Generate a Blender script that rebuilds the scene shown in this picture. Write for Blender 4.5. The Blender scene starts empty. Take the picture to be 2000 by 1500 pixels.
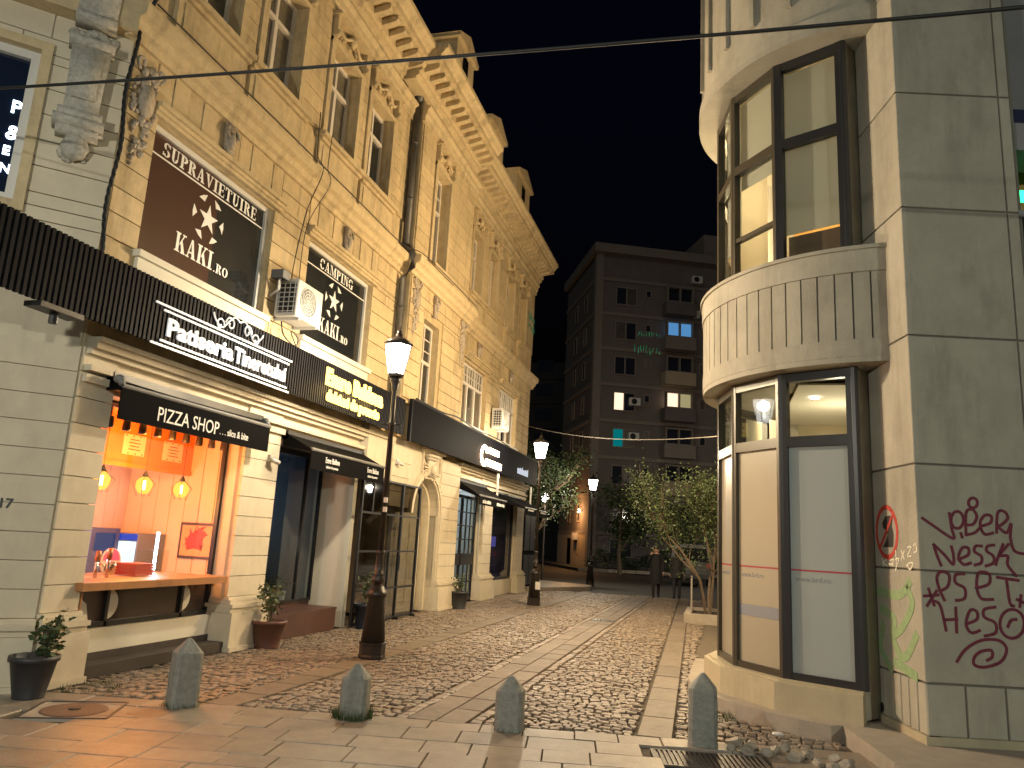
import bpy, bmesh, math, random
from mathutils import Vector, Matrix, Euler, noise
random.seed(7)
R = math.radians
SC = bpy.context.scene
COL = SC.collection

# ------------------------------------------------------------------ camera
cam = bpy.data.cameras.new('camera'); cam_o = bpy.data.objects.new('camera', cam); COL.objects.link(cam_o)
cam.sensor_fit = 'HORIZONTAL'; cam.sensor_width = 36.0; cam.lens = 36.0 * 1494.0 / 2000.0
cam.clip_start = 0.05; cam.clip_end = 2000.0
ax = Vector((0.965962869, 0.252986377, 0.0539780353))
az = -Vector((-0.258680635, 0.944903163, 0.200604937))
ay = az.cross(ax)
cam_o.matrix_world = Matrix(((ax.x, ay.x, az.x, 0), (ax.y, ay.y, az.y, 0), (ax.z, ay.z, az.z, 1.65), (0, 0, 0, 1)))
SC.camera = cam_o

# ------------------------------------------------------------------ night sky
world = bpy.data.worlds.new('World'); SC.world = world; world.use_nodes = True
wn = world.node_tree; wn.nodes.clear()
wo = wn.nodes.new('ShaderNodeOutputWorld'); wb = wn.nodes.new('ShaderNodeBackground'); sky = wn.nodes.new('ShaderNodeTexSky')
sky.sky_type = 'NISHITA'; sky.sun_disc = False; sky.sun_elevation = R(-4.0); sky.sun_rotation = R(160)
tint = wn.nodes.new('ShaderNodeVectorMath'); tint.operation = 'MULTIPLY'; tint.inputs[1].default_value = (.38, .50, 1.0); wn.links.new(sky.outputs[0], tint.inputs[0]); wn.links.new(tint.outputs[0], wb.inputs[0]); wn.links.new(wb.outputs[0], wo.inputs[0]); wb.inputs[1].default_value = 0.15

# faint added sun lamp from behind the camera, fill for the apartment block
sun_fill = bpy.data.lights.new('fill_sun', 'SUN'); sun_fill.energy = 0.17; sun_fill.angle = R(18); sun_fill.color = (0.92, 1.0, 0.92)
sun_fill_o = bpy.data.objects.new('fill_sun', sun_fill); COL.objects.link(sun_fill_o); sun_fill_o.rotation_euler = Vector((.18, .80, -.57)).to_track_quat('-Z', 'Y').to_euler()

SC.view_settings.view_transform = 'Standard'; SC.view_settings.look = 'None'; SC.view_settings.gamma = 1.0
SC.view_settings.exposure = 0.0; SC.view_settings.use_curve_mapping = False
SC.cycles.use_denoising = True
SC.cycles.max_bounces = 5; SC.cycles.diffuse_bounces = 3; SC.cycles.glossy_bounces = 2; SC.cycles.transmission_bounces = 4
SC.cycles.transparent_max_bounces = 10; SC.cycles.sample_clamp_indirect = 4.0
SC.cycles.caustics_reflective = False; SC.cycles.caustics_refractive = False

# ------------------------------------------------------------------ materials
def mat(name, col, rough=0.6, var=0.0, scale=3.0, bump=0.0, bscale=40.0, metal=0.0, emit=None, estr=0.0, isl=0.0, stain=0.0, col2=None, spec=0.5, coat=0.0):
    m = bpy.data.materials.new(name); m.use_nodes = True; nt = m.node_tree; N = nt.nodes; L = nt.links
    b = N['Principled BSDF']; b.inputs['Base Color'].default_value = (*col, 1); b.inputs['Roughness'].default_value = rough
    b.inputs['Metallic'].default_value = metal; b.inputs['Specular IOR Level'].default_value = spec; b.inputs['Coat Weight'].default_value = coat
    if emit: b.inputs['Emission Color'].default_value = (*emit, 1); b.inputs['Emission Strength'].default_value = estr
    geo = None
    if var or bump or isl or stain or col2:
        geo = N.new('ShaderNodeNewGeometry')
    last = None
    if var or isl or stain or col2:
        c = N.new('ShaderNodeRGB'); c.outputs[0].default_value = (*col, 1); last = c.outputs[0]
        if col2:
            n = N.new('ShaderNodeTexNoise'); n.inputs['Scale'].default_value = scale * 0.55; n.inputs['Detail'].default_value = 6
            L.new(geo.outputs['Position'], n.inputs['Vector'])
            rp = N.new('ShaderNodeMapRange'); rp.inputs[1].default_value = 0.42; rp.inputs[2].default_value = 0.62; L.new(n.outputs[0], rp.inputs[0])
            mx = N.new('ShaderNodeMix'); mx.data_type = 'RGBA'; L.new(rp.outputs[0], mx.inputs[0]); L.new(last, mx.inputs[6]); mx.inputs[7].default_value = (*col2, 1); last = mx.outputs[2]
        if var:
            n = N.new('ShaderNodeTexNoise'); n.inputs['Scale'].default_value = scale; n.inputs['Detail'].default_value = 8; n.inputs['Roughness'].default_value = 0.65
            L.new(geo.outputs['Position'], n.inputs['Vector'])
            rp = N.new('ShaderNodeMapRange'); rp.inputs[1].default_value = 0.25; rp.inputs[2].default_value = 0.75; rp.inputs[3].default_value = 1 - var; rp.inputs[4].default_value = 1 + var
            L.new(n.outputs[0], rp.inputs[0])
            mu = N.new('ShaderNodeVectorMath'); mu.operation = 'SCALE'; L.new(last, mu.inputs[0]); L.new(rp.outputs[0], mu.inputs['Scale']); last = mu.outputs[0]
        if isl:
            oi = N.new('ShaderNodeObjectInfo'); ad = N.new('ShaderNodeMath'); ad.operation = 'ADD'; L.new(oi.outputs['Random'], ad.inputs[0]); L.new(geo.outputs['Random Per Island'], ad.inputs[1])
            fr = N.new('ShaderNodeMath'); fr.operation = 'FRACT'; L.new(ad.outputs[0], fr.inputs[0])
            rp = N.new('ShaderNodeMapRange'); rp.inputs[3].default_value = 1 - isl; rp.inputs[4].default_value = 1 + isl; L.new(fr.outputs[0], rp.inputs[0])
            mu = N.new('ShaderNodeVectorMath'); mu.operation = 'SCALE'; L.new(last, mu.inputs[0]); L.new(rp.outputs[0], mu.inputs['Scale']); last = mu.outputs[0]
        if stain:
            n = N.new('ShaderNodeTexNoise'); n.inputs['Scale'].default_value = 1.0; n.inputs['Detail'].default_value = 9; n.inputs['Roughness'].default_value = 0.7
            mp = N.new('ShaderNodeMapping'); mp.inputs['Scale'].default_value = (2.4, 2.4, 0.55); L.new(geo.outputs['Position'], mp.inputs[0]); L.new(mp.outputs[0], n.inputs['Vector'])
            rp = N.new('ShaderNodeMapRange'); rp.inputs[1].default_value = 0.5; rp.inputs[2].default_value = 0.72; rp.inputs[3].default_value = 1; rp.inputs[4].default_value = 1 - stain
            L.new(n.outputs[0], rp.inputs[0])
            mu = N.new('ShaderNodeVectorMath'); mu.operation = 'SCALE'; L.new(last, mu.inputs[0]); L.new(rp.outputs[0], mu.inputs['Scale']); last = mu.outputs[0]
        L.new(last, b.inputs['Base Color'])
    if bump:
        n = N.new('ShaderNodeTexNoise'); n.inputs['Scale'].default_value = bscale; n.inputs['Detail'].default_value = 5
        L.new(geo.outputs['Position'], n.inputs['Vector'])
        bp = N.new('ShaderNodeBump'); bp.inputs['Strength'].default_value = bump; bp.inputs['Distance'].default_value = 0.02
        L.new(n.outputs[0], bp.inputs['Height']); L.new(bp.outputs[0], b.inputs['Normal'])
    return m

def glass_mat(name, tint=(0.9, 0.95, 0.95), refl=1.0, base=0.04, rough=0.02):
    m = bpy.data.materials.new(name); m.use_nodes = True; nt = m.node_tree; N = nt.nodes; L = nt.links; N.clear()
    o = N.new('ShaderNodeOutputMaterial'); t = N.new('ShaderNodeBsdfTransparent'); t.inputs[0].default_value = (*tint, 1)
    g = N.new('ShaderNodeBsdfGlossy'); g.inputs['Roughness'].default_value = rough
    lw = N.new('ShaderNodeLayerWeight'); f = N.new('ShaderNodeMath'); f.operation = 'POWER'; f.inputs[1].default_value = 4.0; L.new(lw.outputs['Facing'], f.inputs[0])
    k = N.new('ShaderNodeMath'); k.operation = 'MULTIPLY_ADD'; k.inputs[1].default_value = refl; k.inputs[2].default_value = base; L.new(f.outputs[0], k.inputs[0])
    mx = N.new('ShaderNodeMixShader'); L.new(k.outputs[0], mx.inputs[0]); L.new(t.outputs[0], mx.inputs[1]); L.new(g.outputs[0], mx.inputs[2]); L.new(mx.outputs[0], o.inputs[0])
    return m

def frost_mat(name, col, trans=0.5, rough=0.25):
    m = bpy.data.materials.new(name); m.use_nodes = True; nt = m.node_tree; N = nt.nodes; L = nt.links; N.clear()
    o = N.new('ShaderNodeOutputMaterial'); d = N.new('ShaderNodeBsdfDiffuse'); d.inputs[0].default_value = (*col, 1)
    t = N.new('ShaderNodeBsdfTranslucent'); t.inputs[0].default_value = (*col, 1); g = N.new('ShaderNodeBsdfGlossy'); g.inputs['Roughness'].default_value = rough
    m1 = N.new('ShaderNodeMixShader'); m1.inputs[0].default_value = trans; L.new(d.outputs[0], m1.inputs[1]); L.new(t.outputs[0], m1.inputs[2])
    lw = N.new('ShaderNodeLayerWeight'); f = N.new('ShaderNodeMath'); f.operation = 'POWER'; f.inputs[1].default_value = 4.0; L.new(lw.outputs['Facing'], f.inputs[0])
    k = N.new('ShaderNodeMath'); k.operation = 'MULTIPLY_ADD'; k.inputs[1].default_value = 1.2; k.inputs[2].default_value = 0.05; L.new(f.outputs[0], k.inputs[0])
    m2 = N.new('ShaderNodeMixShader'); L.new(k.outputs[0], m2.inputs[0]); L.new(m1.outputs[0], m2.inputs[1]); L.new(g.outputs[0], m2.inputs[2]); L.new(m2.outputs[0], o.inputs[0])
    return m

def glow_mat(name, col, s, trans=0.0):
    m = bpy.data.materials.new(name); m.use_nodes = True; nt = m.node_tree; N = nt.nodes; L = nt.links; N.clear()
    o = N.new('ShaderNodeOutputMaterial'); e = N.new('ShaderNodeEmission'); e.inputs[0].default_value = (*col, 1); e.inputs[1].default_value = s
    if trans:
        t = N.new('ShaderNodeBsdfTransparent'); t.inputs[0].default_value = (trans, trans, trans, 1)
        a = N.new('ShaderNodeAddShader'); L.new(e.outputs[0], a.inputs[0]); L.new(t.outputs[0], a.inputs[1]); L.new(a.outputs[0], o.inputs[0])
    else: L.new(e.outputs[0], o.inputs[0])
    return m

M = {}
M['ochre'] = mat('ochre_plaster', (0.55, 0.425, 0.245), 0.85, 0.16, 7, 0.25, 45, isl=0.10, stain=0.42)
M['ochre_trim'] = mat('ochre_trim', (0.56, 0.44, 0.26), 0.85, 0.16, 8, 0.25, 45, stain=0.48)
M['cream'] = mat('cream_plaster', (0.61, 0.535, 0.405), 0.8, 0.09, 4, 0.1, 50, isl=0.04, stain=0.14)
M['white_plaster'] = mat('white_plaster', (0.68, 0.64, 0.53), 0.8, 0.05, 4, 0.08, 50)
M['ornament'] = mat('weathered_ornament', (0.40, 0.335, 0.26), 0.9, 0.35, 22, 0.5, 40)
M['stone'] = mat('grey_render', (0.40, 0.37, 0.295), 0.9, 0.14, 2.6, 0.45, 80, isl=0.07, stain=0.32)
M['stone_dk'] = mat('grey_backing', (0.16, 0.15, 0.12), 0.95)
M['plinth'] = mat('plinth_render', (0.42, 0.36, 0.24), 0.85, 0.10, 3, 0.2, 60, stain=0.2)
M['kerb'] = mat('kerb_stone', (0.36, 0.31, 0.25), 0.85, 0.15, 6, 0.3, 60, isl=0.08)
M['slab'] = mat('paving_slab', (0.25, 0.203, 0.158), 0.42, 0.20, 7, 0.25, 55, isl=0.12, stain=0.2)
M['strip'] = mat('strip_slab', (0.185, 0.147, 0.113), 0.58, 0.25, 7, 0.35, 55, isl=0.14, stain=0.25)
M['cobble'] = mat('granite_cobble', (0.235, 0.185, 0.142), 0.40, 0.22, 18, 0.4, 70, isl=0.22)
M['bed'] = mat('sandy_joint', (0.095, 0.076, 0.056), 0.95, 0.3, 12, 0.4, 60)
M['asphalt'] = mat('asphalt', (0.055, 0.052, 0.05), 0.75, 0.2, 3, 0.3, 80)
M['black'] = mat('black_metal', (0.012, 0.012, 0.014), 0.45)
M['slat'] = mat('black_slat', (0.007, 0.007, 0.010), 0.55, isl=0.2, spec=0.08)
M['board'] = mat('black_board', (0.003, 0.003, 0.0045), 0.7, 0.2, 4, spec=0.03)
M['fabric'] = mat('black_awning_fabric', (0.0045, 0.0045, 0.005), 0.85, 0.2, 20, 0.2, 150, spec=0.05)
M['frame_dk'] = mat('dark_window_frame', (0.022, 0.022, 0.024), 0.35)
M['frame_lit'] = mat('dark_frame_painted_lit', (0.075, 0.066, 0.05), 0.35, metal=0.4)  # the dark frame metal with lamp light put into a paler colour
M['frame_wd'] = mat('painted_wood_frame', (0.66, 0.60, 0.52), 0.6, 0.1, 12)
M['pvc'] = mat('white_pvc', (0.62, 0.60, 0.56), 0.4)
M['paint_white'] = mat('white_vinyl', (0.80, 0.78, 0.74), 0.5)
M['cast'] = mat('cast_iron', (0.026, 0.020, 0.017), 0.36, 0.25, 14, 0.15, 60, metal=0.15)
M['bollard'] = mat('bollard_granite', (0.27, 0.27, 0.24), 0.75, 0.28, 22, 0.6, 70, stain=0.45)
M['wood'] = mat('varnished_wood', (0.36, 0.17, 0.07), 0.4, 0.2, 8)
M['step'] = mat('dark_step_tile', (0.050, 0.040, 0.036), 0.55, 0.2, 10)
M['stepbrown'] = mat('brown_step', (0.075, 0.035, 0.028), 0.5, 0.2, 9)
M['pot_dk'] = mat('dark_pot', (0.03, 0.03, 0.035), 0.5)
M['pot_br'] = mat('terracotta_pot', (0.095, 0.040, 0.030), 0.45)
M['pot_bl'] = mat('blue_pot', (0.012, 0.016, 0.03), 0.4)
M['soil'] = mat('soil', (0.03, 0.022, 0.015), 0.95, 0.3, 20, 0.5, 40)
M['leaf'] = mat('leaf', (0.055, 0.080, 0.028), 0.55, 0.3, 9, isl=0.45)
M['leaf_dk'] = mat('dark_leaf', (0.035, 0.060, 0.018), 0.6, 0.3, 9, isl=0.45)
M['flower'] = mat('purple_flower', (0.07, 0.03, 0.07), 0.6, isl=0.5)
M['bark'] = mat('bark', (0.13, 0.095, 0.065), 0.9, 0.3, 20, 0.5, 50)
M['grass'] = mat('grass', (0.06, 0.085, 0.022), 0.7, isl=0.4)
M['pipe'] = mat('zinc_pipe', (0.085, 0.08, 0.075), 0.5, 0.2, 8, metal=0.3)
M['cable'] = mat('black_cable', (0.010, 0.010, 0.010), 0.6)
M['wire'] = mat('pale_wire', (0.25, 0.23, 0.2), 0.6)
M['glass_dk'] = mat('dark_window_glass', (0.018, 0.019, 0.020), 0.06, spec=0.7)
M['glass'] = glass_mat('clear_glass')
M['glass_c1'] = mat('curtained_glass', (.075, .065, .05), .10, .35, 6, spec=.7); M['glass_c2'] = mat('pale_curtained_glass', (.13, .115, .09), .10, .3, 9, spec=.7)
M['glass_bay'] = glass_mat('bay_glass', (.92, .94, .92), .35, .015)
M['glass_sh'] = glass_mat('shop_glass', (0.72, 0.76, 0.78), 1.0, 0.05)
M['glass_gate'] = glass_mat('gate_glass', (0.66, 0.65, 0.63), 1.2, 0.05)
M['acw'] = mat('ac_white', (0.66, 0.64, 0.60), 0.45, 0.06, 8)
M['grey'] = mat('grey_plastic', (0.16, 0.16, 0.16), 0.5)
M['brick_dk'] = mat('apartment_render', (0.15, 0.125, 0.115), 0.9, 0.12, 1.2, 0.2, 20, isl=0.05)
M['apt_band'] = mat('apartment_band', (0.23, 0.19, 0.165), 0.9, 0.1, 1)
M['apt_pale'] = mat('apartment_base', (0.42, 0.33, 0.23), 0.9, 0.15, 1.5)
def spray_mat(name, col, worn=.45):
    m = mat(name, col, .65, .25, 30); nt = m.node_tree; N = nt.nodes; L = nt.links
    g = N.new('ShaderNodeNewGeometry'); n = N.new('ShaderNodeTexNoise'); n.inputs['Scale'].default_value = 26; n.inputs['Detail'].default_value = 7; n.inputs['Roughness'].default_value = .75; L.new(g.outputs['Position'], n.inputs['Vector'])
    r = N.new('ShaderNodeMapRange'); r.inputs[1].default_value = worn - .10; r.inputs[2].default_value = worn + .06; L.new(n.outputs[0], r.inputs[0]); L.new(r.outputs[0], N['Principled BSDF'].inputs['Alpha']); return m
M['red'] = spray_mat('spray_red', (0.50, 0.05, 0.035), .40)
M['maroon'] = spray_mat('spray_maroon', (0.15, 0.016, 0.035), .38)
M['sprayw'] = spray_mat('spray_cream', (0.85, 0.80, 0.62), .40)
M['sprayb'] = spray_mat('spray_black', (0.025, 0.022, 0.02), .36)
M['dark'] = mat('dark_feature', (0.02, 0.016, 0.014), .6)

# ------------------------------------------------------------------ mesh building
class MB:
    def __init__(s): s.v = []; s.f = []; s.mi = []; s.smooth = False
    def add(s, vs, fs, T=None, mi=0):
        b = len(s.v)
        s.v.extend([tuple(T @ Vector(p)) for p in vs] if T is not None else [tuple(p) for p in vs])
        s.f.extend([tuple(i + b for i in f) for f in fs]); s.mi.extend([mi] * len(fs)); return s
    def box(s, x0, x1, y0, y1, z0, z1, T=None, mi=0):
        return s.add([(x0, y0, z0), (x1, y0, z0), (x1, y1, z0), (x0, y1, z0), (x0, y0, z1), (x1, y0, z1), (x1, y1, z1), (x0, y1, z1)],
                     [(0, 3, 2, 1), (4, 5, 6, 7), (0, 1, 5, 4), (1, 2, 6, 5), (2, 3, 7, 6), (3, 0, 4, 7)], T, mi)
    def bev(s, x0, x1, y0, y1, z0, z1, b, T=None, mi=0):      # box with its top edges bevelled
        vs = [(x0, y0, z0), (x1, y0, z0), (x1, y1, z0), (x0, y1, z0), (x0, y0, z1 - b), (x1, y0, z1 - b), (x1, y1, z1 - b), (x0, y1, z1 - b),
              (x0 + b, y0 + b, z1), (x1 - b, y0 + b, z1), (x1 - b, y1 - b, z1), (x0 + b, y1 - b, z1)]
        fs = [(0, 3, 2, 1), (8, 9, 10, 11)]
        for i in range(4):
            j = (i + 1) % 4; fs += [(i, j, 4 + j, 4 + i), (4 + i, 4 + j, 8 + j, 8 + i)]
        return s.add(vs, fs, T, mi)
    def prism(s, poly, h0, h1, T=None, mi=0):                  # polygon in xy, extruded in z (CCW)
        n = len(poly); vs = [(p[0], p[1], h0) for p in poly] + [(p[0], p[1], h1) for p in poly]
        fs = [tuple(range(n - 1, -1, -1)), tuple(range(n, 2 * n))] + [(i, (i + 1) % n, n + (i + 1) % n, n + i) for i in range(n)]
        return s.add(vs, fs, T, mi)
    def ring(s, outer, inner, h0, h1, T=None, mi=0, closed=True):   # band between two polylines, extruded in z
        n = len(outer); vs = [(p[0], p[1], h) for h in (h0, h1) for q in (outer, inner) for p in q]
        O0, I0, O1, I1 = 0, n, 2 * n, 3 * n; fs = []
        for i in range(n if closed else n - 1):
            j = (i + 1) % n
            fs += [(O1 + i, O1 + j, I1 + j, I1 + i), (O0 + i, I0 + i, I0 + j, O0 + j), (O0 + i, O0 + j, O1 + j, O1 + i), (I0 + i, I1 + i, I1 + j, I0 + j)]
        if not closed:
            for i in (0, n - 1): fs.append((O0 + i, O1 + i, I1 + i, I0 + i))
        return s.add(vs, fs, T, mi)
    def tube(s, pts, r, n=8, cap=True, T=None, mi=0):
        P = [Vector(p) for p in pts]; rs = r if isinstance(r, (list, tuple)) else [r] * len(P); vs = []; fs = []
        up = Vector((0, 0, 1))
        for i, p in enumerate(P):
            d = (P[min(i + 1, len(P) - 1)] - P[max(i - 1, 0)]).normalized()
            a = d.cross(up if abs(d.z) < 0.95 else Vector((1, 0, 0))).normalized(); b = a.cross(d)
            for k in range(n):
                t = 2 * math.pi * k / n; vs.append(p + (a * math.cos(t) + b * math.sin(t)) * rs[i])
        for i in range(len(P) - 1):
            for k in range(n): fs.append((i * n + k, i * n + (k + 1) % n, (i + 1) * n + (k + 1) % n, (i + 1) * n + k))
        if cap: fs += [tuple(range(n - 1, -1, -1)), tuple(range((len(P) - 1) * n, len(P) * n))]
        return s.add(vs, fs, T, mi)
    def lathe(s, prof, n=16, T=None, mi=0, rot=0.0):
        vs = [(r * math.cos(rot + 2 * math.pi * k / n), r * math.sin(rot + 2 * math.pi * k / n), z) for r, z in prof for k in range(n)]; fs = []
        for i in range(len(prof) - 1):
            for k in range(n): fs.append((i * n + k, i * n + (k + 1) % n, (i + 1) * n + (k + 1) % n, (i + 1) * n + k))
        fs += [tuple(range(n - 1, -1, -1)), tuple(range((len(prof) - 1) * n, len(prof) * n))]
        return s.add(vs, fs, T, mi)
    def ball(s, c, rx, ry=None, rz=None, n=8, m=6, T=None, mi=0):
        ry = ry or rx; rz = rz or rx; prof = []
        vs = []; fs = []
        for i in range(m + 1):
            a = math.pi * i / m
            for k in range(n): vs.append((c[0] + rx * math.sin(a) * math.cos(2 * math.pi * k / n), c[1] + ry * math.sin(a) * math.sin(2 * math.pi * k / n), c[2] - rz * math.cos(a)))
        for i in range(m):
            for k in range(n): fs.append((i * n + k, i * n + (k + 1) % n, (i + 1) * n + (k + 1) % n, (i + 1) * n + k))
        return s.add(vs, fs, T, mi)
    def quad(s, a, b, c, d, T=None, mi=0): return s.add([a, b, c, d], [(0, 1, 2, 3)], T, mi)
    def ribbon(s, pts, w, T=None, mi=0, z0=0.0, z1=0.003):       # flat painted stroke in the xy plane
        P = [Vector((p[0], p[1])) for p in pts]
        for i in range(len(P) - 1):
            d = P[i + 1] - P[i]
            if d.length < 1e-6: continue
            d.normalize(); nn = Vector((-d.y, d.x)) * w / 2; e = d * w * 0.25
            a, b = P[i] - e, P[i + 1] + e; h = z1 + 0.00004 * (i % 7)
            s.prism([(a - nn), (b - nn), (b + nn), (a + nn)], z0, h, T, mi)
        return s
    def mesh(s, name, mats):
        me = bpy.data.meshes.new(name); me.from_pydata(s.v, [], s.f)
        for m in (mats if isinstance(mats, (list, tuple)) else [mats]): me.materials.append(m)
        if any(s.mi): me.polygons.foreach_set('material_index', s.mi)
        if s.smooth: me.polygons.foreach_set('use_smooth', [True] * len(me.polygons))
        me.update(); return me
    def build(s, name, mats, parent=None, smooth=False):
        s.smooth = smooth
        me = s.mesh(name, mats)
        if len(s.f) < 20000:
            bm = bmesh.new(); bm.from_mesh(me); bmesh.ops.recalc_face_normals(bm, faces=bm.faces); bm.to_mesh(me); bm.free()
        return link(name, me, parent)
def link(name, me, parent=None):
    o = bpy.data.objects.new(name, me); COL.objects.link(o)
    if parent is not None:
        o.parent = parent; o.matrix_parent_inverse = parent.matrix_world.inverted() if parent.type != 'EMPTY' or True else Matrix()
    return o
def tag(o, label, cat, group=None):
    o['label'] = label; o['category'] = cat
    if group: o['group'] = group
    return o
def thing(name, label, cat, loc=(0, 0, 0), group=None):
    o = bpy.data.objects.new(name, None); COL.objects.link(o); o.empty_display_size = 0.2
    o.matrix_world = Matrix.Translation(loc); tag(o, label, cat, group); return o
def struct(o): o['kind'] = 'structure'; return o
def copy_tree(o, T, parent=None):       # copy a thing, its parts and sub-parts, moved by T
    c = o.copy(); COL.objects.link(c)
    if parent is None: c.matrix_world = T @ o.matrix_world
    else: c.parent = parent; c.matrix_parent_inverse = o.matrix_parent_inverse.copy(); c.matrix_basis = o.matrix_basis.copy()
    for ch in o.children: copy_tree(ch, T, c)
    return c
def lamp_light(name, loc, power, col, radius, parent=None):
    l = bpy.data.lights.new(name, 'POINT'); l.energy = power; l.color = col; l.shadow_soft_size = radius
    o = bpy.data.objects.new(name, l); COL.objects.link(o); o.location = loc
    if parent: o.parent = parent; o.matrix_parent_inverse = parent.matrix_world.inverted()
    return o
UNIT = {}
def block(name, x0, x1, y0, y1, z0, z1, m, parent):            # a cuboid piece that shares one mesh per material
    if m.name not in UNIT: UNIT[m.name] = MB().box(-.5, .5, -.5, .5, -.5, .5).mesh('block', m)
    o = bpy.data.objects.new(name, UNIT[m.name]); COL.objects.link(o); o.parent = parent
    Mx = Matrix.Translation(((x0 + x1) / 2, (y0 + y1) / 2, (z0 + z1) / 2)) @ Matrix.Diagonal((x1 - x0, y1 - y0, z1 - z0, 1))
    o.matrix_parent_inverse = parent.matrix_world.inverted(); o.matrix_basis = Mx; return o
def frame_T(o, xa, ya, za):                                     # matrix from an origin and three axes
    return Matrix(((xa[0], ya[0], za[0], o[0]), (xa[1], ya[1], za[1], o[1]), (xa[2], ya[2], za[2], o[2]), (0, 0, 0, 1)))
def FT(X, Y, Z): return frame_T((X, Y, Z), (0, 1, 0), (0, 0, 1), (1, 0, 0))      # on the left facade: x along the street, y up, z out
def smooth_path(pts, k=6, closed=False):
    P = [Vector(p) for p in pts]; n = len(P); out = []
    for i in range(n if closed else n - 1):
        g = (lambda j: P[j % n]) if closed else (lambda j: P[max(0, min(n - 1, j))])
        a, b, c, d = g(i - 1), g(i), g(i + 1), g(i + 2)
        for t in range(k):
            u = t / k; out.append(0.5 * ((2 * b) + (c - a) * u + (2 * a - 5 * b + 4 * c - d) * u * u + (3 * b - a - 3 * c + d) * u ** 3))
    out.append(P[0] if closed else P[-1]); return out
def text_mesh(txt, size, ext=0.004, off=0.0, sx=1.0, shear=0.0, align='LEFT'):
    c = bpy.data.curves.new('txt', 'FONT'); c.body = txt; c.size = size; c.extrude = ext; c.offset = off; c.align_x = align; c.shear = shear; c.resolution_u = 3
    o = bpy.data.objects.new('txt', c); COL.objects.link(o)
    dg = bpy.context.evaluated_depsgraph_get(); dg.update()
    me = bpy.data.meshes.new_from_object(o.evaluated_get(dg)); bpy.data.objects.remove(o); bpy.data.curves.remove(c)
    if sx != 1.0: me.transform(Matrix.Diagonal((sx, 1, 1, 1)))
    return me
def lettering(txt, size, T, m, parent, ext=0.004, off=0.0, width=None, shear=0.0, name='lettering'):
    me = text_mesh(txt, size, ext, off, 1.0, shear)
    if width:
        xs = [v.co.x for v in me.vertices]; w = max(xs) - min(xs); me.transform(Matrix.Diagonal((width / w, 1, 1, 1)))
    me.transform(T); me.materials.clear(); me.materials.append(m)
    return link(name, me, parent)

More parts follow.
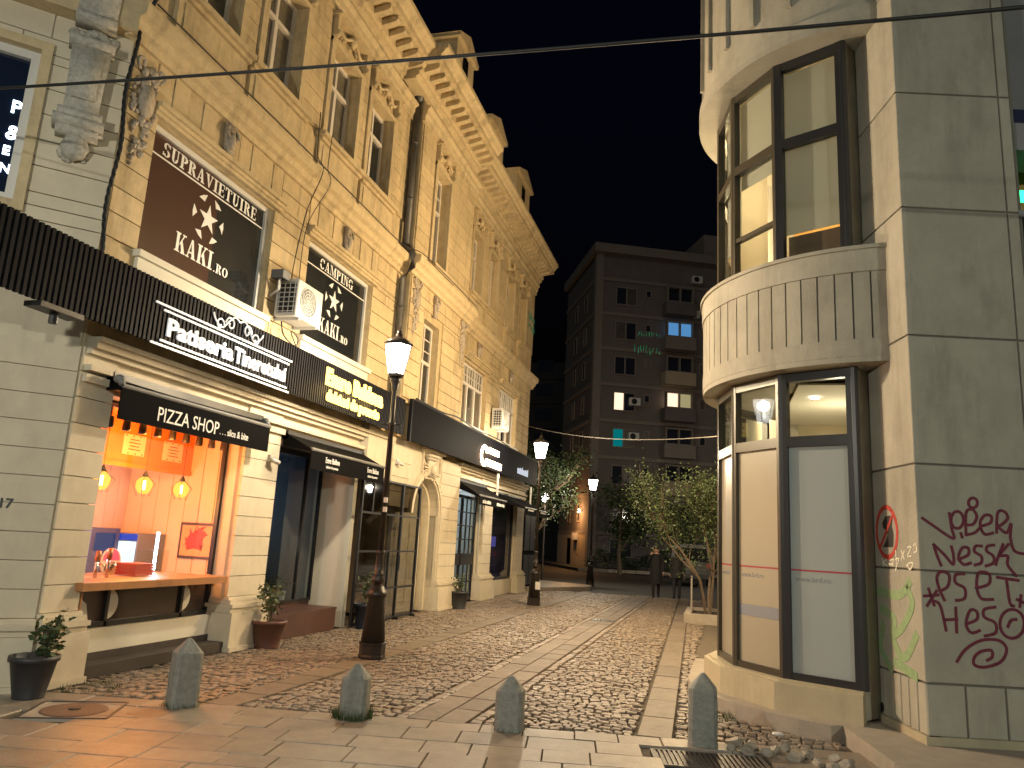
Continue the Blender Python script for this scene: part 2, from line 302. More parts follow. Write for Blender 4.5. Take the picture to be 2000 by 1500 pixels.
# stencil-serif alphabet, drawn here as polygons in a box one unit high
def _R(a, b, c, d): return [(a, b), (c, b), (c, d), (a, d)]
def _arc(cx, cy, ro, so, ri, si, a0, a1, n=10):
    o = [(cx + ro * math.cos(R(a0 + (a1 - a0) * i / n)), cy + so * math.sin(R(a0 + (a1 - a0) * i / n))) for i in range(n + 1)]
    q = [(cx + ri * math.cos(R(a0 + (a1 - a0) * i / n)), cy + si * math.sin(R(a0 + (a1 - a0) * i / n))) for i in range(n + 1)]
    return [[o[i], o[i + 1], q[i + 1], q[i]] for i in range(n)]
GL = {
 'I': (.42, [_R(.12, 0, .31, 1), _R(.02, .93, .41, 1), _R(.02, 0, .41, .07)]),
 'T': (.72, [_R(.26, 0, .45, .88), _R(.02, .91, .69, 1), _R(.02, .72, .08, .93), _R(.63, .72, .69, .93), _R(.16, 0, .55, .07)]),
 'E': (.64, [_R(.09, 0, .28, 1), _R(.01, .93, .1, 1), _R(.01, 0, .1, .07), _R(.31, .92, .6, 1), _R(.31, .46, .5, .54), _R(.31, 0, .62, .08), _R(.55, .72, .6, .93), _R(.57, .07, .62, .27), _R(.46, .38, .5, .62)]),
 'P': (.66, [_R(.09, 0, .28, 1), _R(.01, 0, .38, .07), _R(.01, .93, .1, 1)] + _arc(.31, .73, .32, .27, .13, .18, -88, 88)),
 'R': (.74, [_R(.09, 0, .28, 1), _R(.01, 0, .36, .07), _R(.01, .93, .1, 1)] + _arc(.31, .75, .31, .25, .12, .17, -88, 88) + [[(.34, .47), (.5, .5), (.7, .07), (.74, 0), (.52, 0)]]),
 'S': (.60, _arc(.3, .74, .27, .26, .1, .19, 20, 250) + _arc(.29, .26, .29, .26, .1, .19, -160, 80) + [_R(.5, .72, .56, .98), _R(.01, .02, .07, .28)]),
 'U': (.74, [_R(.1, .3, .28, 1), _R(.01, .93, .37, 1), _R(.54, .3, .61, 1), _R(.46, .93, .7, 1)] + _arc(.355, .31, .255, .31, .09, .24, 182, 358)),
 'A': (.76, [[(.0, 0), (.24, 0), (.24, .07), (.0, .07)], [(.08, 0), (.15, 0), (.4, .95), (.34, 1)], [(.34, 1), (.46, 1), (.68, 0), (.48, 0)], _R(.42, 0, .75, .07), _R(.2, .26, .45, .33)]),
 'V': (.74, [_R(.0, .93, .34, 1), _R(.5, .93, .74, 1), [(.07, 1), (.27, 1), (.44, .12), (.36, 0)], [(.36, 0), (.42, .02), (.67, 1), (.6, 1)]]),
 'K': (.78, [_R(.09, 0, .28, 1), _R(.01, 0, .36, .07), _R(.01, .93, .36, 1), [(.31, .42), (.36, .38), (.68, 1), (.6, 1)], _R(.5, .93, .76, 1), [(.38, .56), (.5, .68), (.76, 0), (.54, 0)], _R(.46, 0, .78, .07)]),
 'C': (.68, _arc(.36, .5, .35, .51, .15, .42, 40, 172) + _arc(.36, .5, .35, .51, .15, .42, 188, 320) + [_R(.58, .66, .64, .98)]),
 'G': (.76, _arc(.36, .5, .35, .51, .15, .42, 40, 172) + _arc(.36, .5, .35, .51, .15, .42, 188, 310) + [_R(.58, .68, .64, .98), _R(.5, .02, .68, .42), _R(.44, .4, .75, .47)]),
 'M': (.96, [_R(.09, 0, .15, 1), _R(.01, 0, .25, .07), _R(.01, .93, .2, 1), [(.14, 1), (.3, 1), (.52, .15), (.45, 0)], [(.45, 0), (.5, .02), (.75, 1), (.69, 1)], _R(.7, 0, .89, 1), _R(.6, 0, .96, .07), _R(.85, .93, .96, 1)]),
 'N': (.78, [_R(.1, 0, .16, 1), _R(.01, 0, .25, .07), _R(.01, .93, .2, 1), [(.14, 1), (.32, 1), (.7, 0), (.56, 0)], _R(.62, .1, .68, 1), _R(.54, .93, .77, 1)]),
 'O': (.74, _arc(.37, .5, .36, .51, .16, .42, 95, 265) + _arc(.37, .5, .36, .51, .16, .42, -85, 85)),
 '.': (.22, [_R(.03, 0, .17, .14)]), ' ': (.4, []),
}
def stencil(txt, h, width, T, m, parent, t=0.003, name='lettering'):
    mb = MB(); x = 0; tot = sum(GL[c][0] + .06 for c in txt); k = width / tot
    for c in txt:
        for j, p in enumerate(GL[c][1]): mb.prism([(x + a * k, b * h) for a, b in p], 0, t + 0.0002 * (j % 5), T)
        x += (GL[c][0] + .06) * k
    return mb.build(name, m, parent)

# ================================================================== GROUND
def bound_y(x): return 7.06 + 0.185 * (x + 2.77)               # line where the sidewalk slabs meet the cobbles
g = struct(MB().quad((-400, -300, -0.06), (400, -300, -0.06), (400, 500, -0.06), (-400, 500, -0.06)).build('ground', M['asphalt']))
street = MB(); street.quad((-7.3, bound_y(-7.3) - .02, -0.035), (2.2, bound_y(2.2) - .02, -0.035), (2.2, 28.5, -0.035), (-7.3, 28.5, -0.035))
street = struct(street.build('cobbled_street', M['bed']))
def sr_x(y): return -0.71 - 0.0262 * (y - 7.4)                 # left edge of the right-hand slab strip
strips = [(lambda y: -4.70, lambda y: -4.36), (lambda y: -2.77, lambda y: -2.22), (lambda y: sr_x(y), lambda y: sr_x(y) + 0.32)]
slab_b = [MB().bev(-.5, .5, -.5, .5, -.06, 0, .012).mesh('slab', M['slab'])]
slab_b.append(MB().bev(-.5, .5, -.5, .5, -.06, 0, .012).mesh('paving_slab', M['strip']))
def slab_piece(name, cx, cy, w, d, rot, parent, z=0.0, th=0.06):
    o = bpy.data.objects.new(name, slab_b[1 if name == 'paving_slab' else 0]); COL.objects.link(o); o.parent = parent; o.matrix_parent_inverse = parent.matrix_world.inverted()
    o.matrix_basis = Matrix.Translation((cx, cy, z)) @ Euler((random.gauss(0, .004), random.gauss(0, .004), rot)).to_matrix().to_4x4() @ Matrix.Diagonal((w, d, 1, 1)); return o
# slab strips running up the street
for y0, y1, n in ((7.0, 28, 0),):
    for si, (a, b) in enumerate(strips):
        y = bound_y(a(7)) + 0.02
        while y < 28:
            L = random.uniform(.52, .72) * (1 if si != 2 else 1.35)
            x0, x1 = a(y), b(y)
            if si == 1:
                xm = (x0 + x1) / 2
                slab_piece('paving_slab', (x0 + xm) / 2, y + L / 2, xm - x0 - .012, L - .014, 0, street, random.uniform(-.004, .003))
                slab_piece('paving_slab', (xm + x1) / 2, y + L / 2 + .0, x1 - xm - .012, L - .014, 0, street, random.uniform(-.004, .003))
            else:
                slab_piece('paving_slab', (x0 + x1) / 2, y + L / 2, x1 - x0 - .012, L - .014, 0.0262 if si == 2 else 0, street, random.uniform(-.004, .003))
            y += L
# cobbles: uneven courses between the strips
def stone_mesh(mb, cx, cy, w, d, h, rot, rnd, T=None, z0=-.05):
    j = lambda s: rnd.uniform(-s, s)
    c, s_ = math.cos(rot), math.sin(rot); tx, ty = j(.05), j(.05)
    def P(x, y, z): return (cx + c * x - s_ * y, cy + s_ * x + c * y, z)
    b = min(w, d) * rnd.uniform(.14, .24); W, D = w / 2, d / 2; q = [(-W + j(.012), -D + j(.012)), (W + j(.012), -D + j(.012)), (W + j(.012), D + j(.012)), (-W + j(.012), D + j(.012))]
    vs = [P(x, y, z0) for x, y in q] + [P(x * .98, y * .98, h - b * .36 + tx * x + ty * y) for x, y in q] + [P(x * (1 - b / W), y * (1 - b / D), h + tx * x + ty * y + j(.003)) for x, y in q]
    fs = [(8, 9, 10, 11)]
    for i in range(4):
        k = (i + 1) % 4; fs += [(i, k, 4 + k, 4 + i), (4 + i, 4 + k, 8 + k, 8 + i)]
    mb.add(vs, fs, T)
rnd = random.Random(11); stones = []
C_BAY = Vector((1.84, 10.15))
def in_street(x, y):
    if y < bound_y(x) + .03 or x < -6.5 or x > 1.6: return False
    if x > -0.5 and (Vector((x, y)) - C_BAY).length < 2.17: return False
    if y > 10.1 and x > -0.33: return False
    if y > 19.1 and x > -0.75 and y < 21.6: return False
    if x > 1.1 and y < 8.6: return False
    return True
lanes = [(-6.45, -4.71), (-4.35, -2.90), (-2.09, None), (None, 1.3)]
for li in range(4):
    y = 5.9
    while y < 28:
        d = rnd.uniform(.078, .104); 
        xa = lanes[li][0] if lanes[li][0] is not None else sr_x(y) + .33
        xb = lanes[li][1] if lanes[li][1] is not None else sr_x(y) - .01
        x = xa + rnd.uniform(0, .03)
        while x < xb - .05:
            w = min(rnd.uniform(.075, .125), xb - x)
            cx, cy = x + w / 2, y + .035 * math.sin(x * 4.3 + li) + .02 * math.sin(x * 11 + y) + rnd.uniform(-.008, .008)
            if w > .05 and in_street(cx, cy): stones.append((cx, cy, w - rnd.uniform(.012, .022), d - rnd.uniform(.010, .02), rnd.uniform(-.014, .006), rnd.uniform(-.16, .16)))
            x += w
        y += d
for xa, xb in ((-2.895, -2.785), (-2.205, -2.095)):             # border courses beside the central strip
    y = bound_y(xa) + .03
    while y < 28:
        L = rnd.uniform(.13, .2); stones.append(((xa + xb) / 2, y + L / 2, xb - xa - .012, L - .015, rnd.uniform(-.01, .002), rnd.uniform(-.04, .04))); y += L
x = -6.3                                                        # one course of setts along the sidewalk edge
stones.sort(key=lambda s: (s[0] * s[0] + s[1] * s[1]))
protos = []
for k in range(8):
    mb = MB(); stone_mesh(mb, 0, 0, 1, 1, 0, 0, random.Random(k), z0=-.05)
    # unit stone: rebuilt with real bevels so that scaling keeps it sett-like
    mb = MB(); rr = random.Random(k + 40); j = lambda s: rr.uniform(-s, s); q = [(-.5 + j(.07), -.5 + j(.07)), (.5 + j(.07), -.5 + j(.07)), (.5 + j(.07), .5 + j(.07)), (-.5 + j(.07), .5 + j(.07))]
    tl = (j(.006), j(.006))
    vs = [(x, y, -.05) for x, y in q] + [(x * .98, y * .98, -.007) for x, y in q] + [(x * .76, y * .76, tl[0] * x + tl[1] * y) for x, y in q]
    fs = [(8, 9, 10, 11)]
    for i in range(4):
        kk = (i + 1) % 4; fs += [(i, kk, 4 + kk, 4 + i), (4 + i, 4 + kk, 8 + kk, 8 + i)]
    protos.append(mb.add(vs, fs).mesh('cobble', M['cobble']))
for i, s in enumerate(stones[:300]):
    o = bpy.data.objects.new('cobble', protos[i % 8]); COL.objects.link(o); o.parent = street
    o.matrix_basis = Matrix.Translation((s[0], s[1], s[4])) @ Matrix.Rotation(s[5], 4, 'Z') @ Matrix.Diagonal((s[2], s[3], 1, 1))
mb = MB()
for s in stones[300:]: stone_mesh(mb, *s[:6], rnd)
rest = mb.build('cobble_field', M['cobble'], street); rest['kind'] = 'stuff'

# sidewalk of large slabs in front of the bollards
sw_dir = Vector((1, .185, 0)).normalized(); sw_n = Vector((-sw_dir.y, sw_dir.x, 0)); sw_rot = math.atan2(.185, 1)
O = Vector((-2.77, 7.04, 0))
P4 = [O + sw_dir * -9 + sw_n * -7, O + sw_dir * 8 + sw_n * -7, O + sw_dir * 8, O + sw_dir * -9]
side = MB(); side.quad(*[(p.x, p.y, -0.03) for p in P4]); side = struct(side.build('sidewalk', M['bed']))
v = 0.0; row = 0; rs = random.Random(5)
def hole(c): return (abs(c.x + 5.43) < .42 and abs(c.y - 5.95) < .38) or (-0.55 < c.x < 0.42 and 6.62 < c.y < 7.16)
while v < 3.4:
    d = (0.30, 0.40, 0.36, 0.42)[row % 4]
    u = -4.6 + rs.uniform(-.3, .3)
    while u < 5.2:
        w = rs.choice((.38, .58, .58, .46))
        c = O + sw_dir * (u + w / 2) + sw_n * -(v + d / 2)
        if not hole(c) and not (c.x > 1.5): slab_piece('slab', c.x, c.y, w - .006, d - .006, sw_rot, side, rs.uniform(-.004, .002))
        u += w
    v += d; row += 1
# manhole cover let into the sidewalk
mc = MB(); T0 = Matrix.Translation((-5.43, 5.95, 0)) @ Matrix.Rotation(.45, 4, 'Z')
mc.box(-.36, .36, -.33, .33, -.04, -.006, T0)
man = tag(mc.build('manhole_cover', M['kerb']), 'square stone manhole with a round rusty lid in the sidewalk', 'manhole')
MB().lathe([(.27, -.006), (.27, .0), (.25, .004), (.0, .004)], 32, T0).build('lid', mat('rusty_iron', (.14, .085, .06), .6, .3, 9, .3, 60), man)
MB().lathe([(.05, .004), (.05, .012), (.03, .014), (.0, .014)], 12, T0).build('lid_knob', M['cast'], man)
MB().ring([(-.36, -.33), (.36, -.33), (.36, .33), (-.36, .33)], [(-.34, -.31), (.34, -.31), (.34, .31), (-.34, .31)], -.006, .004, T0).build('rim', M['pipe'], man)
# grooved drain grate at the foot of the picture
gr = thing('drain_grate', 'ribbed metal drain grate in front of the rightmost bollard', 'grate', (-.07, 6.85, 0))
Tg = Matrix.Translation((-.05, 6.88, 0)) @ Matrix.Rotation(sw_rot, 4, 'Z')
MB().box(-.46, .46, -.24, .24, -.04, -.012, Tg).build('tray', M['cast'], gr)
for i in range(22): MB().box(-.44 + i * .041, -.418 + i * .041, -.22, .22, -.012, .002, Tg).build('bar', M['cast'], gr)
MB().ring([(-.46, -.24), (.46, -.24), (.46, .24), (-.46, .24)], [(-.44, -.22), (.44, -.22), (.44, .22), (-.44, .22)], -.012, .003, Tg).build('rim', M['pipe'], gr)
gr = thing('gully_grate', 'small iron gully grate in the central slab strip', 'grate', (-2.5, 18, 0))
MB().box(-2.76, -2.23, 17.8, 18.16, -.04, .002).build('tray', M['black'], gr)
for i in range(7): MB().box(-2.74 + i * .073, -2.71 + i * .073, 17.82, 18.14, .002, .012).build('bar', M['cast'], gr)

# far street: kerb island at the left and the road edge in front of the apartment block
isl = MB(); isl.prism([(-9.5, 26.3), (-6.2, 26.3), (-4.6, 29.3), (-4.7, 30.6), (-9.5, 33)], -.05, .13)
isl = struct(isl.build('raised_pavement', M['slab']))
far = MB(); A = Vector((-8.8, 55, 0)); ar = Vector((.91, .41, 0)); al = Vector((-.41, .91, 0)); an = Vector((.41, -.91, 0))
q = [A + al * 14 + an * .2 - ar * 1.5, A - ar * 1.6 + an * 3.4, A + ar * 26 + an * 3.4, A + ar * 26 - an * 2]
far.prism([(p.x, p.y) for p in q][::1], -.05, .14); far = struct(far.build('far_pavement', M['asphalt']))
mbk = MB()
for i in range(26):
    a = A - ar * 1.6 + an * 3.4 + ar * i; b = a + ar * .98; o2 = an * .18
    mbk.prism([(a.x, a.y), (a.x + o2.x, a.y + o2.y), (b.x + o2.x, b.y + o2.y), (b.x, b.y)], -.05, .16)
mbk.build('kerb', M['kerb'], far)

# ================================================================== LEFT BUILDING
X0 = -6.4
bld = thing('corner_building', 'ochre three-storey corner building with rusticated stucco, carved ornaments and modillion cornice', 'building', (X0, 6.4, 0))
def fbox(mb, y0, y1, z0, z1, d0, d1, xf=X0): return mb.box(xf + d0, xf + d1, y0, y1, z0, z1)
def cut_rects(y0, y1, z0, z1, ops):
    zs = sorted({z0, z1, *[o[2] for o in ops if z0 < o[2] < z1], *[o[3] for o in ops if z0 < o[3] < z1]}); out = []
    for a, b in zip(zs, zs[1:]):
        spans = [(y0, y1)]
        for o in ops:
            if o[2] < b - 1e-6 and o[3] > a + 1e-6:
                spans = [t for s in spans for t in ((s[0], min(s[1], o[0])), (max(s[0], o[1]), s[1])) if t[1] - t[0] > 1e-4]
        out += [(s[0], s[1], a, b) for s in spans]
    return out
# window openings: (y0, y1, z0, z1)
OP1 = [(6.86, 9.40, 4.66, 6.32), (10.46, 12.86, 4.66, 6.32)]
OP2 = [(7.05, 8.05, 8.14, 9.92), (8.62, 9.62, 8.14, 9.92), (10.55, 11.55, 8.14, 9.92), (12.08, 13.08, 8.14, 9.92)]
OPS2 = [(15.05, 16.0, 4.45, 6.32), (15.05, 15.95, 7.55, 9.92)]
OP3 = [(18.55, 20.65, 4.6, 6.26), (22.05, 24.15, 4.6, 6.26), (18.62, 19.5, 8.18, 9.92), (20.22, 21.1, 8.18, 9.92), (22.2, 23.08, 8.18, 9.92), (23.85, 24.73, 8.18, 9.92)]
XS2 = X0 + .25
wallu = MB()
for r in cut_rects(6.35, 14.1, 3.1, 11.4, OP1 + OP2): wallu.box(X0 - .42, X0 - .035, r[0], r[1], r[2], r[3])
for r in cut_rects(17.8, 25.9, 3.1, 11.4, OP3): wallu.box(X0 - .42, X0 - .035, r[0], r[1], r[2], r[3])
for r in cut_rects(14.1, 17.8, 3.6, 11.4, OPS2): wallu.box(X0 - .42, XS2 - .035, r[0], r[1], r[2], r[3])
wall_u = wallu.build('upper_wall', M['ochre'], bld)
ex = MB(); ex.box(X0 - 9, X0 - .42, 25.5, 25.9, 0, 11.4); ex.box(X0 - .42, X0 - .02, 25.62, 25.9, 0, 3.1)
ex.build('end_wall', M['ochre_trim'], bld)
# chamfered corner turned to the camera side
ch_o = Vector((X0, 6.35, 0)); ch_d = Vector((-.7071, -.7071, 0)); ch_n = Vector((.7071, -.7071, 0))
TC = frame_T(ch_o, ch_d, (0, 0, 1), ch_n)         # x away from the corner, y up, z out
OPC = [(.85, 2.6, 4.8, 6.52)]
mb = MB()
for r in cut_rects(.0, 4.0, 0, 11.4, OPC): mb.box(r[0], r[1], r[2], r[3], -.42, -.035, TC)
wall_c = mb.build('chamfer_wall', M['cream'], bld)
# stone courses (the larger, nearer ones are pieces of their own)
blocks = []
def courses(y0, y1, zs, ops, xf, mkey, lmin=.5, lmax=.8, gap=.016, d=.0, T=None, off=.0):
    rb = random.Random(int(y0 * 100 + zs[0] * 31))
    for ri, (a, b) in enumerate(zip(zs, zs[1:])):
        for r in cut_rects(y0, y1, a, b, ops):
            if r[3] - r[2] < .05: continue
            L = r[1] - r[0]; n = max(1, round(L / rb.uniform(lmin, lmax))); c = [r[0] + L * i / n for i in range(n + 1)]
            if n > 1 and ri % 2: c = [c[0]] + [min(max(t + L / n * .33, c[0] + .08), c[-1] - .08) for t in c[1:-1]] + [c[-1]]
            for p, q in zip(c, c[1:]):
                if q - p > .04: blocks.append((xf, p + gap / 2, q - gap / 2, r[2] + gap / 2, r[3] - gap / 2, d, mkey, T))
def lin(a, b, n): return [a + (b - a) * i / n for i in range(n + 1)]
grow = lambda ops, k: [(o[0] - k, o[1] + k, o[2] - .0, o[3] + k * .4) for o in ops]
V1 = [(o[0] - .12, o[1] + .12, 6.32, 7.0) for o in OP1]; 
courses(6.37, 14.08, lin(4.36, 7.0, 9), grow(OP1, .0) + V1, X0, 'ochre', .6, 1.1)
courses(6.37, 14.08, lin(8.14, 10.46, 8), [(o[0] - .16, o[1] + .16, o[2], 10.5) for o in OP2], X0, 'ochre', .5, .8, .012)
courses(14.12, 17.78, lin(4.36, 7.0, 9), [(14.9, 16.15, 4.4, 6.5)], XS2, 'ochre', .5, .9)
courses(14.12, 17.78, lin(7.5, 10.46, 10), [(14.88, 16.1, 7.5, 10.5)], XS2, 'ochre', .5, .9, .012)
V3 = [(o[0] - .12, o[1] + .12, 6.26, 7.0) for o in OP3[:2]]
courses(17.82, 25.88, lin(4.36, 7.0, 9), OP3[:2] + V3, X0, 'ochre', .6, 1.1)
courses(17.82, 25.88, lin(8.18, 10.46, 8), [(o[0] - .14, o[1] + .14, o[2], 10.5) for o in OP3[2:]], X0, 'ochre', .5, .8, .012)
for o in OP1 + OP3[:2]:                                           # upright stones over the big windows
    n = 10; yy = lin(o[0] - .1, o[1] + .1, n)
    for i in range(n):
        if i in (4, 5) : 
            blocks.append((X0, yy[i] + .006, yy[i + 1] - .006, 6.52, 6.98, .0, 'ochre', None)); continue
        blocks.append((X0, yy[i] + .006, yy[i + 1] - .006, 6.52, 6.98, .012 * (i % 2), 'ochre', None))
courses(.015, 3.9, lin(4.36, 7.0, 9), OPC + [(.0, .0, 0, 0)], 0, 'cream', .5, .9, .012, .0, TC)
courses(.015, 3.9, lin(7.5, 10.4, 9), [], 0, 'ochre', .5, .9, .012, .0, TC)
courses(.015, 3.9, lin(.66, 3.4, 10), [], 0, 'cream', 3, 4, .008, .0, TC)
# ground-floor piers: (y0, y1)
PIERS = [(6.37, 6.86, X0), (9.40, 10.28, X0), (17.02, 18.40, X0 + .15), (20.82, 22.02, X0), (24.92, 25.88, X0)]
for y0, y1, xf in PIERS: courses(y0, y1, lin(.70, 3.42, 10), [], xf, 'cream', 2, 3, .010)
courses(14.12, 17.02, [2.2, 2.5, 2.8, 3.1, 3.42], [(12, 17.02, 0, 2.2), (15.15, 17.02, 2.1, 3.42)], X0 + .15, 'cream', .6, 1.0, .010)
cam_p = Vector((0, 0, 1.65)); blocks.sort(key=lambda b: ((Vector((b[0], (b[1] + b[2]) / 2, (b[3] + b[4]) / 2)) if b[7] is None else b[7] @ Vector(((b[1] + b[2]) / 2, (b[3] + b[4]) / 2, 0))) - cam_p).length / math.sqrt((b[2] - b[1]) * (b[4] - b[3])))
restb = {}
for i, (xf, y0, y1, z0, z1, d, mk, T) in enumerate(blocks):
    if i < 300:
        if T is None: block('stone_block', xf - .045, xf + d, y0, y1, z0, z1, M[mk], bld)
        else:
            o = block('stone_block', 0, 1, 0, 1, 0, 1, M[mk], bld); o.matrix_basis = T @ Matrix.Translation(((y0 + y1) / 2, (z0 + z1) / 2, (-.045 + d) / 2)) @ Matrix.Diagonal((y1 - y0, z1 - z0, .045 + d, 1))
    else:
        m_ = restb.setdefault(mk, MB())
        if T is None: m_.box(xf - .045, xf + d, y0, y1, z0, z1)
        else: m_.box(y0, y1, z0, z1, -.045, d, T)
for mk, m_ in restb.items(): m_.build('stone_courses', M[mk], bld)['kind'] = 'stuff'

# ground floor backing: piers with chamfered corners, flared bases, lintel band
def pier(y0, y1, xf, back=.32):
    mb = MB(); c = .07
    mb.prism([(xf - back, y0), (xf - .03 - c, y0), (xf - .03, y0 + c), (xf - .03, y1 - c), (xf - .03 - c, y1), (xf - back, y1)], 0, 3.45)
    mb.build('pier', M['cream'], bld)
    mb = MB()
    for z0, z1, e in ((0, .06, .17), (.06, .5, .14), (.5, .56, .10), (.56, .61, .13), (.61, .66, .08), (.66, .70, .04)):
        mb.prism([(xf - .3, y0 - e * .35), (xf + e, y0 - e * .35), (xf + e, y1 + e * .35), (xf - .3, y1 + e * .35)], z0, z1 - .002)
    mb.build('pier_base', M['cream'], bld)
for p in PIERS: pier(*p)
mb = MB()
for z0, z1, e in ((0, .06, .17), (.06, .5, .14), (.5, .56, .10), (.56, .61, .13), (.61, .66, .08)): mb.box(.0, 3.9, z0, z1 - .002, -.1, e, TC)
mb.build('chamfer_base', M['cream'], bld)
lin_ = MB()
lin_.box(X0 - .5, X0 - .03, 6.36, 14.1, 2.98, 3.45); lin_.box(X0 - .5, X0 - .03, 17.8, 25.7, 2.98, 3.45)
for z0, z1, d in ((3.04, 3.12, .05), (3.16, 3.22, .09), (3.34, 3.40, .06), (3.40, 3.47, .12), (3.47, 3.52, .17)):
    lin_.box(X0 - .04, X0 + d, 6.40, 14.08, z0, z1); lin_.box(X0 - .04, X0 + d, 18.45, 25.86, z0, z1)
lin_.build('lintel', M['cream'], bld)
# mouldings: sill band of the first floor, string course, architrave
def mould(name, prof, segs, m=M['ochre_trim']):
    mb = MB()
    for y0, y1, dx in segs: mb.prism(prof, y0, y1, frame_T((X0 + dx, 0, 0), (1, 0, 0), (0, 0, 1), (0, 1, 0)))
    return mb.build(name, m, bld)
SEG = [(6.36, 14.08, 0), (14.0, 17.9, .25), (17.82, 25.95, 0)]
mould('sill_band', [(-.03, 4.28), (.06, 4.28), (.06, 4.34), (.02, 4.36), (-.03, 4.36)], SEG)
mould('string_course', [(-.03, 6.98), (.05, 6.98), (.06, 7.06), (.12, 7.09), (.14, 7.18), (.22, 7.22), (.24, 7.32), (.24, 7.36), (-.03, 7.42)], [(6.2, 14.08, 0), (13.95, 17.95, .25), (17.82, 26.1, 0)])
mould('apron_ledge', [(-.03, 7.42), (.07, 7.42), (.07, 7.5), (.03, 7.53), (-.03, 7.53)], SEG)
mould('architrave', [(-.03, 10.46), (.04, 10.46), (.05, 10.58), (.08, 10.62), (.09, 10.72), (.15, 10.78), (.15, 10.82), (-.03, 10.84)], SEG)
mould('cornice', [(-.3, 11.0), (.05, 11.0), (.07, 11.06), (.13, 11.08), (.13, 11.16), (.19, 11.18), (.19, 11.34), (.58, 11.38), (.58, 11.50), (.63, 11.53), (.67, 11.60), (.73, 11.64), (.73, 11.74), (-.3, 11.84)], [(5.9, 13.55, 0), (13.25, 17.62, .27), (17.4, 26.3, 0)])
mb = MB(); mb.box(.0, 3.9, 11.0, 11.36, -.2, .18, TC); mb.box(-.3, 3.9, 11.36, 11.8, -.2, .6, TC); mb.build('chamfer_cornice', M['ochre_trim'], bld); MB().box(.0, 3.9, 7.0, 7.4, -.1, .2, TC).build('chamfer_string', M['ochre_trim'], bld)
mod_me = MB().prism([(0, 0), (.30, .06), (.33, .10), (.33, .17), (0, .17)], -.075, .075).mesh('modillion', M['ochre_trim'])
def modil(y, dx):
    o = bpy.data.objects.new('modillion', mod_me); COL.objects.link(o); o.parent = bld; o.matrix_parent_inverse = bld.matrix_world.inverted()
    o.matrix_basis = frame_T((X0 + dx + .188, y, 11.19), (1, 0, 0), (0, 0, 1), (0, 1, 0))
for k in range(22): modil(6.1 + k * .34, 0)
for k in range(13): modil(13.45 + k * .335, .27)
for k in range(25): modil(17.75 + k * .34, 0)
# aprons under the second-floor windows, sills, ornaments
def apron(y0, y1, dx):
    mb = MB(); x = X0 + dx
    mb.box(x - .03, x + .035, y0, y1, 7.54, 8.03); mb.box(x + .03, x + .05, y0 + .1, y1 - .1, 7.62, 7.96)
    mb.build('apron_panel', M['ochre_trim'], bld)
    mb = MB(); mb.box(x - .03, x + .15, y0 - .06, y1 + .06, 8.06, 8.14); mb.box(x - .03, x + .09, y0 - .02, y1 + .02, 8.0, 8.06); mb.build('window_sill', M['ochre_trim'], bld)
for y0, y1 in ((6.86, 8.28), (8.38, 9.84), (10.36, 11.78), (11.90, 13.34)): apron(y0, y1, 0)
for y0, y1 in ((18.5, 19.72), (20.05, 21.3), (22.05, 23.28), (23.7, 24.95)): apron(y0, y1, 0)
mb = MB(); mb.box(XS2 - .03, XS2 + .2, 14.85, 16.15, 7.44, 7.55); mb.build('window_sill', M['ochre_trim'], bld)

def carving(name, T, parts, label=None, seed=1, m=None):
    mb = MB(); rc = random.Random(seed)
    for kind, a in parts:
        if kind == 'b': mb.ball(*a, T=T)
        elif kind == 's':                                           # scatter of leaf and fruit lumps in an ellipse band
            cx, cy, rx, ry, n, r = a
            for i in range(n):
                t = rc.uniform(0, 6.283); k = math.sqrt(rc.uniform(.15, 1)); q = rc.uniform(.6, 1.25) * r
                mb.ball((cx + rx * k * math.cos(t), cy + ry * k * math.sin(t), rc.uniform(0, .5) * r), q, q * rc.uniform(.7, 1.5), q * .8, 6, 4, T=T)
        elif kind == 't': mb.tube(smooth_path([(p[0], p[1], p[2]) for p in a[0]], 5), a[1], 6, T=T)
        elif kind == 'x': mb.box(*a, T=T)
        elif kind == 'p': mb.prism(a[0], a[1], a[2], T=T)
    return mb.build(name, m or M['ornament'], bld, True)
def shield(rx, ry, h, n=20): return ('p', ([(rx * math.cos(6.283 * i / n), ry * math.sin(6.283 * i / n)) for i in range(n)], 0, h))
def cartouche(T, k=1.0, seed=3):                                    # oval shield with fruit garland hanging below
    pts = [shield(.10 * k, .20 * k, .075), ('s', (0, .30 * k, .13 * k, .12 * k, 16, .05 * k)), ('s', (-.13 * k, 0, .05 * k, .25 * k, 16, .038 * k)), ('s', (.13 * k, 0, .05 * k, .25 * k, 16, .038 * k)),
           ('s', (0, -.38 * k, .13 * k, .18 * k, 26, .042 * k)), ('s', (-.05 * k, -.66 * k, .035 * k, .16 * k, 10, .032 * k)), ('s', (.06 * k, -.56 * k, .04 * k, .1 * k, 8, .034 * k)),
           ('t', ([(-.16 * k, .32 * k, .03), (-.22 * k, .42 * k, .05), (-.14 * k, .46 * k, .05), (-.12 * k, .38 * k, .04)], .022 * k)), ('t', ([(.16 * k, .32 * k, .03), (.22 * k, .42 * k, .05), (.14 * k, .46 * k, .05), (.12 * k, .38 * k, .04)], .022 * k))]
    return carving('cartouche', T, pts, seed=seed)
cartouche(FT(X0, 6.60, 6.38), 1.0, 3); cartouche(FT(XS2, 14.40, 6.52), .95, 4); cartouche(FT(XS2, 17.5, 6.5), .95, 5)
